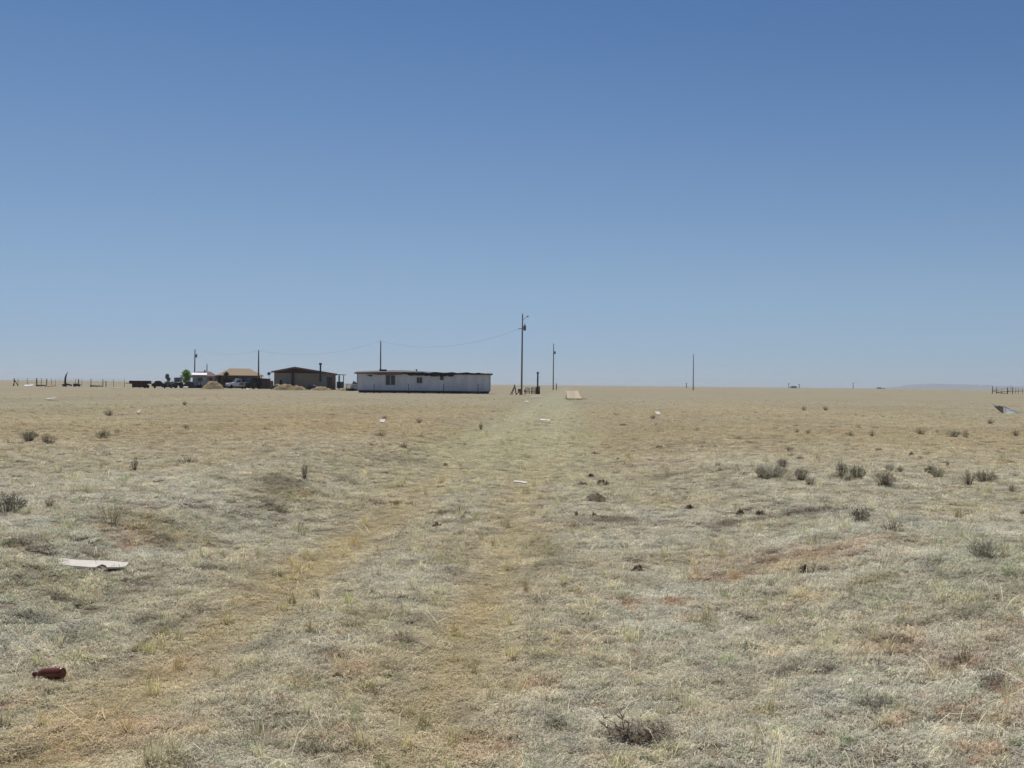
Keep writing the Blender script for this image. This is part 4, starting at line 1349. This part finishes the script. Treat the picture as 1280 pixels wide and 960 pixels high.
# ------------------------------------------------------------------ crumpled sheet metal and right corral
def wreck():
    X, Y = gnd(1257, 515.5)
    k = Y / F_PX
    t = thing('crumpled_sheet', 'crumpled dark and pale sheet metal lying in the grass at far right', 'sheet metal', (X, Y, 0), 0)

    def P(p, y, dy=0):
        return ((p - 1257) * k, dy, z_at(p, y, Y))

    def slab(nm, pts, m, th=.04, parent=t):
        mb = MB(); n = len(pts)
        mb.v = [tuple(p) for p in pts] + [(p[0], p[1] + th, p[2] - th * .3) for p in pts]
        mb.f = [tuple(reversed(range(n))), tuple(range(n, 2 * n))] + [((j + 1) % n, j, n + j, n + (j + 1) % n) for j in range(n)]
        mb.smooth = [False] * len(mb.f)
        mb.f = [tuple(reversed(f)) for f in mb.f]
        return mb.build(nm, m, parent)
    slab('torn_flap', [P(1241.5, 505.4, .1), P(1248, 509.2, 0), P(1249.5, 507.8, .25), P(1246, 506.2, .3)], pmat('tan torn sheet', (.20, .16, .12)))
    slab('dark_sheet', [P(1248, 508.2, .5), P(1250.5, 515.0, -.1), P(1254, 514.0, -.05), P(1258.5, 508.6, .45), P(1254, 507.2, .6)], pmat('dark sheet', (.035, .037, .042), rough=.45))
    slab('red_sheet', [P(1247.8, 511.2, -.1), P(1250, 516.4, -.35), P(1252.6, 513.6, -.2), P(1250.5, 510.6, .05)], pmat('red sheet', (.17, .07, .055)))
    slab('pale_sheet', [P(1258.6, 509.2, .3), P(1253.5, 516.2, -.3), P(1266.5, 516.8, -.35), P(1265.5, 514.2, .0), P(1262, 510.5, .35)], pmat('pale sheet', (.42, .45, .44), rough=.45))
    slab('grey_sheet', [P(1259.5, 508.0, .55), P(1266, 514.5, .05), P(1273, 517, -.1), P(1268.5, 512.6, .4), P(1262.5, 508.4, .6)], pmat('grey sheet', (.11, .13, .15), rough=.45))
    slab('tail_sheet', [P(1265.5, 516.6, -.3), P(1274.8, 515.6, 0), P(1273, 513.4, .3), P(1266.8, 512.2, .35)], pmat('mid grey sheet', (.21, .23, .25), rough=.5))


wreck()


def corral():
    D = 345.0; k = D / F_PX; cx = 1260.0
    X = lambda p: (p - cx) * k
    t = thing('corral_fence', 'small dark corral of posts and sagging rails on the right horizon', 'fence', (col_at(cx, D, 490), D, 0), 0)
    for p, y, r in ((1240.4, 482.6, .2), (1245.6, 484, .17), (1252, 486, .1), (1259.3, 484.2, .26), (1263.6, 481.6, .08), (1265.9, 483.5, .2), (1269.5, 485, .1), (1273, 485.5, .1), (1278, 485.6, .1), (1284, 485, .12)):
        MB().tube([(X(p), 0, -.1), (X(p) + .1 * math.sin(p), 0, z_at(p, y, D))], r * .62, 6).build('fence_post', M_DKWOOD(), t)
    for q, z0, z1 in (((1240, 1262), 1.35, .75), ((1240, 1254), .95, .35), ((1259, 1286), 1.0, 1.2), ((1246, 1260), .4, .3)):
        MB().tube([(X(q[0]), -.1, z0), (X((q[0] + q[1]) / 2), -.1, (z0 + z1) / 2 - .12), (X(q[1]), -.1, z1)], .085, 6).build('rail', M_DKWOOD(), t)
    for z in (1.5, 1.9):
        MB().tube([(X(1240), 0, z), (X(1286), 0, z)], .025, 3).build('wire', M_WIRE(), t)


corral()


# ------------------------------------------------------------------ specks on the far horizon
def far_house(px, D, w, h, label, col, rcol):
    t = thing('far_house', label, 'house', (col_at(px, D, 484), D, 0), .1, 'far homesteads on the horizon')
    MB().box((0, 0, h * .35), (w, w * .55, h * .7)).build('wall', pmat('far wall %.2f' % col[0], col), t)
    MB().prism_y([(-w * .54, h * .7), (w * .54, h * .7), (0, h)], -w * .3, w * .3).build('roof', pmat('far roof %.2f' % rcol[0], rcol), t)
    for q in (-.25, .2):
        MB().box((w * q, -w * .28, h * .4), (w * .1, .1, h * .22)).build('window', M_GLASS(), t)


far_house(992, 1900, 11, 4.2, 'tiny dark homestead between two masts on the right horizon', (.12, .11, .10), (.10, .09, .09))
far_house(1099, 2300, 10, 3.6, 'tiny dark and white homestead on the horizon left of the hills', (.16, .16, .16), (.06, .06, .065))
far_house(1104.5, 2300, 7, 3.0, 'tiny pale shed beside the homestead left of the hills', (.6, .6, .58), (.65, .65, .63))
for px, D, y, lab in ((986, 1880, 479.5, 'thin far-off mast left of the tiny dark homestead'), (999, 1880, 480.5, 'thin far-off mast right of the tiny dark homestead'), (1066.5, 2100, 479, 'lone far-off mast on the horizon between the homesteads'),
                      (858, 900, 479.2, 'far-off short post just left of the lone bare utility pole')):
    t = thing('far_mast', lab, 'mast', (col_at(px, D, 484), D, 0), 0, 'far masts on the horizon')
    h = z_at(px, y, D)
    MB().tube([(0, 0, 0), (0, 0, h)], [D * .0004, D * .0003], 5).build('mast', M_STEEL(), t)
    MB().box((0, 0, h), (D * .0016, .2, D * .0005)).build('mast_head', M_STEEL(), t)


# ------------------------------------------------------------------ trees
def leafy(mb, c, r, n, size, rnd, squash=1.0):
    for _ in range(n):
        while True:
            p = Vector((rnd.uniform(-1, 1), rnd.uniform(-1, 1), rnd.uniform(-1, 1)))
            if .25 < p.length < 1:
                break
        p = Vector((p.x * r, p.y * r, p.z * r * squash)) + Vector(c)
        a = Vector((rnd.gauss(0, 1), rnd.gauss(0, 1), rnd.gauss(0, 1))).normalized()
        b = a.orthogonal().normalized(); s = size * rnd.uniform(.6, 1.4)
        q = len(mb.v)
        mb.v += [tuple(p - a * s), tuple(p + b * s * .45), tuple(p + a * s), tuple(p - b * s * .45)]
        mb.f.append((q, q + 1, q + 2, q + 3)); mb.smooth.append(False)


def tree(name, label, px, D, w, z0, z1, rgb, seed, leaf=.16, n=26, group=None):
    rnd = random.Random(seed)
    t = thing(name, label, 'tree', (col_at(px, D, 484), D, 0), 0, group)
    tr = MB()
    tr.tube([(0, 0, -.1), (.05, 0, z0 * .7), (0, 0, (z0 + z1) / 2)], [.16, .12, .06], 8)
    cr = MB()
    for i in range(n):
        a = rnd.uniform(0, 6.28); rr = w / 2 * math.sqrt(rnd.random()) * .82
        zz = z0 + (z1 - z0) * rnd.random() ** .8
        lim = math.sin(min(1, max(.12, (zz - z0) / (z1 - z0) * .9 + .12)) * math.pi) ** .5
        c = (rr * lim * math.cos(a), rr * lim * math.sin(a), zz)
        tr.tube([(0, 0, z0 * .6), (c[0] * .5, c[1] * .5, (z0 + c[2]) / 2), c], [.05, .035, .012], 4)
        leafy(cr, c, w * rnd.uniform(.11, .19), 60, leaf, rnd, .8)
    tr.build('trunk', M_POLE(), t)
    cr.build('crown', foliage_mat(name + ' leaves', rgb, .42), t)
    return t


tree('green_tree', 'bright green rounded tree left of the travel trailer', 233.4, 246, 3.5, 1.5, 4.3, (.22, .33, .085), 3, n=30)
tree('yard_tree', 'small dark olive tree before the left end of the hip-roofed house', 283.3, 252, 2.2, 1.3, 4.0, (.085, .085, .035), 5, n=22)
tree('far_tree', 'grey-green far tree rising behind the junk heap', 209.3, 430, 3.0, 1.0, 4.4, (.12, .15, .12), 8, .3, 16)
tree('green_bush_tree', 'small green bush at the foot of the dark van', 317.5, 222, 1.1, .3, 1.9, (.06, .09, .035), 9, .1, 14)
tree('wall_bush', 'small olive bush against the front wall of the gabled house', 387, 216, 1.2, .1, 1.2, (.085, .10, .04), 10, .1, 12)


# ------------------------------------------------------------------ shrubs of the prairie
def shrub_meshes(kind, seed):
    """unit shrub, one metre wide and one metre high: woody stems and small leaves"""
    rnd = random.Random(seed)
    st, lf = MB(), MB()
    n, spread, leaves, lsz = {'sage': (95, .47, 12, .020), 'dark': (95, .46, 16, .020), 'dry': (80, .44, 3, .018), 'spiky': (60, .34, 7, .020), 'wisp': (34, .46, 3, .018)}[kind]
    for _ in range(n):
        a = rnd.uniform(0, 6.283); rr = spread * math.sqrt(rnd.random())
        hh = (1 - (rr / spread) ** 2 * .5) * rnd.uniform(.55, 1.0)
        b0 = Vector((rr * .35 * math.cos(a), rr * .35 * math.sin(a), -.03))
        tip = Vector((rr * math.cos(a) * 1.1, rr * math.sin(a) * 1.1, hh))
        mid = b0.lerp(tip, .5) + Vector((rnd.uniform(-.06, .06), rnd.uniform(-.06, .06), rnd.uniform(-.02, .07)))
        w0 = .0062 if kind != 'wisp' else .006
        st.tube([b0, mid, tip], [w0, w0 * .75, w0 * .3], 3)
        for _ in range(2):
            u = rnd.uniform(.35, .8); p = mid.lerp(tip, u)
            q = p + Vector((rnd.uniform(-.13, .13), rnd.uniform(-.13, .13), rnd.uniform(.04, .16)))
            st.tube([p, q], [w0 * .5, w0 * .2], 3)
            for _ in range(leaves // 4):
                v = rnd.random()
                leafy(lf, p.lerp(q, v), .02, 1, lsz, rnd)
        for _ in range(leaves // 2):
            u = rnd.random() ** .6
            leafy(lf, (b0.lerp(mid, u * 2) if u < .5 else mid.lerp(tip, u * 2 - 1)), .035, 1, lsz, rnd)
    col = {'sage': ((.34, .31, .24), (.37, .37, .28)), 'dark': ((.25, .21, .16), (.26, .25, .175)), 'dry': ((.29, .235, .17), (.30, .25, .17)), 'spiky': ((.18, .16, .11), (.17, .19, .11)), 'wisp': ((.42, .36, .25), (.42, .36, .25))}[kind]
    return st.mesh('stems', foliage_mat(kind + ' stems', col[0], .1)), lf.mesh('leaves', foliage_mat(kind + ' leaves', col[1], .25))


SHRUB = {(kk, i): shrub_meshes(kk, 20 + 7 * i + len(kk)) for kk in ('sage', 'dark', 'dry', 'spiky', 'wisp') for i in range(2)}
SHRUB_N = [0]


def shrub(px, py, wpx, hpx, kind, label, group='low shrubs dotted over the prairie'):
    X, Y = gnd(px, py)
    k = Y / F_PX
    t = thing('shrub', label, 'shrub', (X, Y, h1(X, Y) if Y < 150 else 0), random.uniform(0, 6.28), group)
    SHRUB_N[0] += 1
    s, l = SHRUB[(kind, SHRUB_N[0] % 2)]
    ww = wpx * k * 1.22
    for nm, d in (('stems', s), ('leaves', l)):
        o = link(nm, d, t)
        o.scale = (ww, ww, hpx * k * 1.15)


for a in (
    # the row at right
    (966, 599, 40, 22, 'sage', 'wide grey twiggy shrub at the left end of the right-hand shrub row'),
    (978, 586, 13, 14, 'dark', 'small dark shrub rising just behind the left end of the shrub row'),
    (1002, 602, 18, 17, 'dark', 'dark low shrub second from the left in the shrub row'),
    (1013, 606, 13, 12, 'sage', 'small grey shrub touching the second shrub of the row'),
    (1052, 599, 14, 25, 'dark', 'narrow tall dark shrub, left half of the densest pair in the row'),
    (1071, 600, 22, 20, 'dark', 'rounded dark shrub, right half of the densest pair in the row'),
    (1061, 602, 14, 10, 'sage', 'low grey twigs between the densest pair of dark shrubs'),
    (1112, 589, 12, 12, 'sage', 'small greyish shrub behind the dark shrub right of the densest pair'),
    (1106, 607, 26, 20, 'dark', 'leaning dark shrub right of the densest pair'),
    (1125, 590, 10, 8, 'spiky', 'tiny dark tuft just right of the leaning dark shrub'),
    (1163, 594, 14, 17, 'dark', 'dark shrub with a pale neighbour, right of middle in the shrub row'),
    (1172, 596, 16, 16, 'sage', 'pale grey shrub leaning on a dark one in the shrub row'),
    (1184, 586, 6, 12, 'spiky', 'thin spiky dark plant standing apart behind the shrub row'),
    (1210, 608, 18, 20, 'dry', 'dry wispy shrub left of the roundest shrub in the row'),
    (1232, 604, 27, 18, 'dark', 'widest round brown shrub at the right end of the row'),
    (1265, 616, 10, 12, 'dry', 'small dry shrub at the right edge beyond the shrub row'),
    (1279, 645, 8, 12, 'dark', 'dark shrub cut off by the right edge of the view'),
    (1075, 653, 24, 22, 'dark', 'single dark shrub standing nearer than the shrub row'),
    (1116, 666, 30, 20, 'dry', 'dry branching shrub just right of the nearer single dark shrub'),
    (1230, 704, 34, 30, 'sage', 'pale grey-green bushy shrub near the right edge, nearest of all shrubs on that side'),
    (1255, 704, 20, 14, 'sage', 'low grey shrub at the right foot of the pale grey-green one'),
    (951, 598, 12, 16, 'dark', 'small upright dark shrub just left of the shrub row'),
    (987, 566, 12, 7, 'spiky', 'low dark tuft behind the left part of the shrub row'),
    (1000, 577, 14, 7, 'spiky', 'flat dark tuft above the second shrub of the row'),
    (1063, 546, 12, 9, 'dry', 'small brown tuft well behind the densest pair'),
    (1090, 546, 9, 9, 'dry', 'faint dry tuft right of the small brown tuft'),
    (1151, 543, 16, 9, 'dry', 'mound-like brown tuft in the middle distance at right'),
    (1192, 548, 16, 11, 'sage', 'grey tuft in the middle distance, left of a thin upright one'),
    (1207, 549, 9, 12, 'dry', 'thin upright dry tuft beside a grey one in the middle distance'),
    (1269, 545, 12, 9, 'dry', 'brown tuft in the middle distance at the right edge'),
    (1238, 530, 10, 7, 'dry', 'small brown tuft nearest the crumpled sheet metal'),
    (1005, 513, 8, 6, 'dry', 'faint far tuft right of the lone bare pole'),
    (1032, 513, 8, 6, 'dry', 'faint far tuft, right one of a pair beyond the lone bare pole'),
    (996, 541, 8, 6, 'dry', 'left one of two small tufts behind the shrub row'),
    (1010, 543, 9, 7, 'dry', 'right one of two small tufts behind the shrub row'),
    # middle
    (900, 592, 13, 9, 'spiky', 'dark low tuft alone right of the drive'),
    (824, 561, 12, 6, 'spiky', 'flat dark tuft right of the drive, behind the dark clods'),
    (816, 524, 10, 6, 'spiky', 'dark tuft with a white scrap beside it'),
    (770, 519, 9, 6, 'wisp', 'pale wispy tuft on the far part of the drive'),
    (601, 537, 9, 8, 'spiky', 'small dark tuft left of the drive, below the mobile home'),
    (524, 528, 10, 6, 'dry', 'brown tuft below the square window of the mobile home'),
    (481, 525, 7, 6, 'dry', 'small tuft just behind the white scrap below the mobile home'),
    (477, 546, 18, 8, 'dry', 'wide wispy tuft below the mobile home, nearest the white scrap'),
    (505, 560, 16, 7, 'dry', 'low brown tuft in the open grass left of the drive'),
    (381, 600, 13, 20, 'spiky', 'upright spiky plant standing alone on the left bank'),
    # left
    (168, 589, 13, 16, 'spiky', 'dark green spiky plant alone in the left grass'),
    (36, 554, 20, 14, 'dark', 'dark low shrub at left, left one of a close pair'),
    (60, 556, 24, 14, 'dry', 'dry grey shrub at left, right one of a close pair'),
    (129, 549, 17, 13, 'dark', 'dark rounded shrub right of the left-hand close pair'),
    (146, 543, 9, 6, 'dry', 'tiny tuft touching the dark rounded shrub at left'),
    (235, 582, 30, 13, 'dry', 'wide dry shrub right of the dark green spiky plant'),
    (271, 556, 16, 9, 'wisp', 'pale wispy tuft in the left middle distance'),
    (10, 646, 40, 32, 'dark', 'large dark shrub cut by the left edge of the view'),
    (140, 656, 34, 42, 'wisp', 'tall pale see-through grass clump right of the large dark shrub'),
    (62, 634, 16, 10, 'spiky', 'small green tuft right of the large dark shrub at the left edge'),
    (25, 617, 9, 6, 'spiky', 'tiny dark tuft above the large dark shrub at the left edge'),
    (190, 600, 8, 5, 'spiky', 'tiny dark tuft just right of the dark green spiky plant'),
    (136, 519, 14, 8, 'dry', 'faint brown tuft at left beyond the pinkish scrap'),
    (231, 506, 9, 5, 'spiky', 'small dark tuft before the tallest earth mound'),
    (232, 536, 10, 6, 'dry', 'faint dry tuft in the left middle distance, above a wispy one'),
    # near
    (830, 935, 26, 34, 'wisp', 'yellowish upright grass clump at the foot of the twisted branch'),
):
    shrub(*a)

# twisted dead branch in the foreground
X, Y = gnd(798, 930)
t = thing('dead_branch', 'twisted dark dead shrub branch lying in the near grass, bottom centre right', 'branch', (X, Y, h1(X, Y)), 0)
st = MB(); rnd = random.Random(6)
for a, l, hgt in ((2.7, .16, .11), (2.4, .14, .13), (2.9, .13, .06), (.5, .12, .05), (.1, .10, .04), (3.3, .12, .04), (-.4, .09, .05), (1.6, .10, .08), (2.1, .13, .10)):
    pts = []
    for i in range(6):
        u = i / 5
        pts.append((math.cos(a) * l * u + .015 * math.sin(u * 7 + a), math.sin(a) * l * u * .7, .01 + .75 * hgt * u ** 1.4 + .012 * math.sin(u * 9)))
    st.tube(pts, [.0046 * (1 - .75 * i / 5) for i in range(6)], 5)
    for _ in range(7):
        p = Vector(pts[rnd.randint(2, 5)])
        st.tube([p, p + Vector((rnd.uniform(-.05, .05), rnd.uniform(-.04, .04), rnd.uniform(.0, .05)))], [.0026, .001], 3)
st.build('stems', pmat('dark dead bark', (.24, .18, .14), scale=30), t)
lf = MB()
for _ in range(60):
    leafy(lf, (rnd.uniform(-.06, .09), rnd.uniform(-.05, .05), rnd.uniform(.005, .04)), .02, 2, .012, rnd)
lf.build('dead_leaves', foliage_mat('dead leaves', (.25, .19, .13), .2), t)

# ------------------------------------------------------------------ clods and dung
CLODS = []
for sd in range(3):
    mb = MB(); rows = []
    for i in range(19):
        row = []
        for j in range(15):
            x, y = i / 18 - .5, j / 14 - .5
            q = math.hypot(x * 2, y * 2)
            g = float(fbm(np.array([x * 4.2 + sd * 9.1]), np.array([y * 4.2 + 3.3]), 77, 3)[0])
            z = max(0, 1 - q ** 2.6) * (.70 + .85 * g) + .18 * g
            row.append((x * (1 + .3 * g), y * (1 - .3 * g), z if q < 1 else -.35))
        rows.append(row)
    mb.quadstrip(rows, close=False, caps=False)
    mb.f = [tuple(reversed(f)) for f in mb.f]
    CLODS.append(mb.mesh('earth_clod', pmat('dark dung', (.165, .125, .085), rough=.95, scale=9, bump=.8, detail=8)))
for i, (px, py, wp, hp, lab) in enumerate((
        (751, 606, 10, 6, 'tallest dark clod, on the grass right of the thin white strip'), (758.5, 607, 6, 4, 'small dark clod touching the tallest one'), (728, 607, 20, 3, 'flat dark crust just left of the tallest clod'),
        (739, 596.5, 9, 3.5, 'small dark clod behind the tallest one'), (745, 626, 26, 4, 'wide flat dark clod, nearer than the tallest one'), (719.5, 645.5, 13, 4.5, 'flat dark clod, left one of the nearest pair'),
        (742, 646.5, 13, 5.5, 'humped dark clod, right one of the nearest pair'), (743.5, 567, 14, 3, 'flat dark clod far up the right wheel track'), (773, 575.5, 8, 2.5, 'thin dark crust right of the far flat clod'),
        (778, 532, 11, 2.5, 'thin dark crust on the far drive'), (758, 557.5, 8, 2, 'tiny dark crust behind the far flat clod'), (925, 644.5, 12, 5, 'dark clod in the right grass, left one of a pair'),
        (951, 645.5, 12, 6, 'darkest clod in the right grass, right one of a pair'), (1139, 570, 9, 3.5, 'small dark clod behind the shrub row'), (1005, 713.5, 10, 4, 'small dark clod on the bare reddish soil at right'),
        (797, 714, 14, 5, 'dark clod between the drive and the bare reddish soil'), (557, 582.5, 9, 3, 'small dark clod left of the left wheel track'), (546, 659, 10, 4, 'small dark clod just left of the right wheel track'),
        (862, 637, 9, 3, 'tiny dark clod left of the pair in the right grass'))):
    X, Y = gnd(px, py)
    k = Y / F_PX
    o = link('earth_clod', CLODS[i % 3])
    o.location = (X, Y, h1(X, Y))
    o.scale = (wp * k * 1.2, max(wp * k * .8, .12), max(.015, hp * k * .5) + .03)
    o.rotation_euler = (0, 0, i * 1.3)
    tag(o, lab, 'clod', 'dark clods scattered on the grass')


# ------------------------------------------------------------------ foreground litter
def white_board():
    out = [(292, 185), (330, 172), (380, 177), (470, 188), (560, 195), (700, 203), (800, 207), (900, 212), (1000, 224), (1060, 228), (1100, 232), (1095, 250), (1070, 276), (1010, 284), (930, 285), (852, 284), (846, 266), (800, 250),
           (765, 264), (722, 284), (660, 281), (600, 275), (520, 268), (450, 261), (350, 246), (300, 227), (333, 207)]
    cx, cy = gnd(116, 707)
    base = sum(h1(cx + i * .1, cy) for i in range(-3, 4)) / 7
    gx = (h1(cx + .26, cy) + h1(cx + .2, cy - .1) - h1(cx - .26, cy) - h1(cx - .2, cy - .1)) / .92
    gy = (h1(cx, cy + .2) - h1(cx, cy - .2)) / .4
    pts = []
    for u, v in out:
        a, b = ray(40 + u / 9.14, 680 + v / 9.14)
        d = (base + .030 - CAM_H - gx * cx - gy * cy) / (b - gx * a - gy)
        pts.append((a * d, d))
    s = 1.0
    n = len(pts)
    t = thing('broken_board', 'broken white board with a notched edge, lying in the grass at left', 'board', (cx * s, cy * s, base), 0)

    def zz(x, y):
        return .030 + gx * x + gy * y + .004 * math.sin(x * 6)
    mb = MB()
    loc = [((x - cx) * s, (y - cy) * s) for x, y in pts]
    mb.v = [(x, y, zz(x, y) + .012) for x, y in loc] + [(x, y, zz(x, y)) for x, y in loc]
    mb.f = [tuple(reversed(range(n))), tuple(range(n, 2 * n))] + [((j + 1) % n, n + (j + 1) % n, n + j, j)[::-1] for j in range(n)]
    mb.smooth = [False] * len(mb.f)
    mb.build('face_sheet', M_BOARD(), t)
    mb = MB()
    sub = [(x * .9, y * .88 - .02) for x, y in loc]
    mb.v = [(x, y, zz(x, y) - .003) for x, y in sub] + [(x, y, zz(x, y) - .014) for x, y in sub]
    mb.f = [tuple(reversed(range(n))), tuple(range(n, 2 * n))] + [((j + 1) % n, n + (j + 1) % n, n + j, j)[::-1] for j in range(n)]
    mb.smooth = [False] * len(mb.f)
    mb.build('backing', pmat('brown fibreboard', (.16, .095, .065), scale=12), t)


white_board()


def bottle():
    X, Y = gnd(60, 850)
    z = h1(X, Y)
    t = thing('brown_bottle', 'reddish brown glass bottle lying in the grass at lower left', 'bottle', (X + .01, Y, z + .034), 0)
    prof = [(0, .004), (.026, 0), (.0325, .006), (.033, .02), (.033, .125), (.0315, .143), (.026, .160), (.018, .173), (.0150, .182), (.0145, .192)]
    g = pmat('brown bottle glass', (.125, .034, .018), rough=.26, spec=.35, var=.15, scale=20)
    MB().lathe(prof, 24, Matrix.Translation((0, 0, -.095))).build('bottle_body', g, t)
    MB().lathe([(.0148, .192), (.0172, .195), (.0172, .206), (.0130, .209), (0, .209)], 18, Matrix.Translation((0, 0, -.095))).build('bottle_mouth', g, t)
    t.rotation_euler = Euler((R(97), R(0), R(-104)), 'XYZ')
    t.scale = (.9, .9, .9)


bottle()

# ------------------------------------------------------------------ air
def build_haze():
    mb = MB().box((0, 0, 37.0), (31000, 31000, 76))
    m = bpy.data.materials.new('desert haze'); m.use_nodes = True
    n = m.node_tree.nodes
    n.remove(n['Principled BSDF'])
    v = n.new('ShaderNodeVolumePrincipled')
    v.inputs['Color'].default_value = (.86, .93, 1.0, 1)
    v.inputs['Density'].default_value = 1.0e-4
    v.inputs['Anisotropy'].default_value = 0.2
    m.node_tree.links.new(v.outputs['Volume'], n['Material Output'].inputs['Volume'])
    o = mb.build('haze', m)
    tag(o, kind='stuff')
    o['label'] = 'thin bluish haze over the plain'


build_haze()
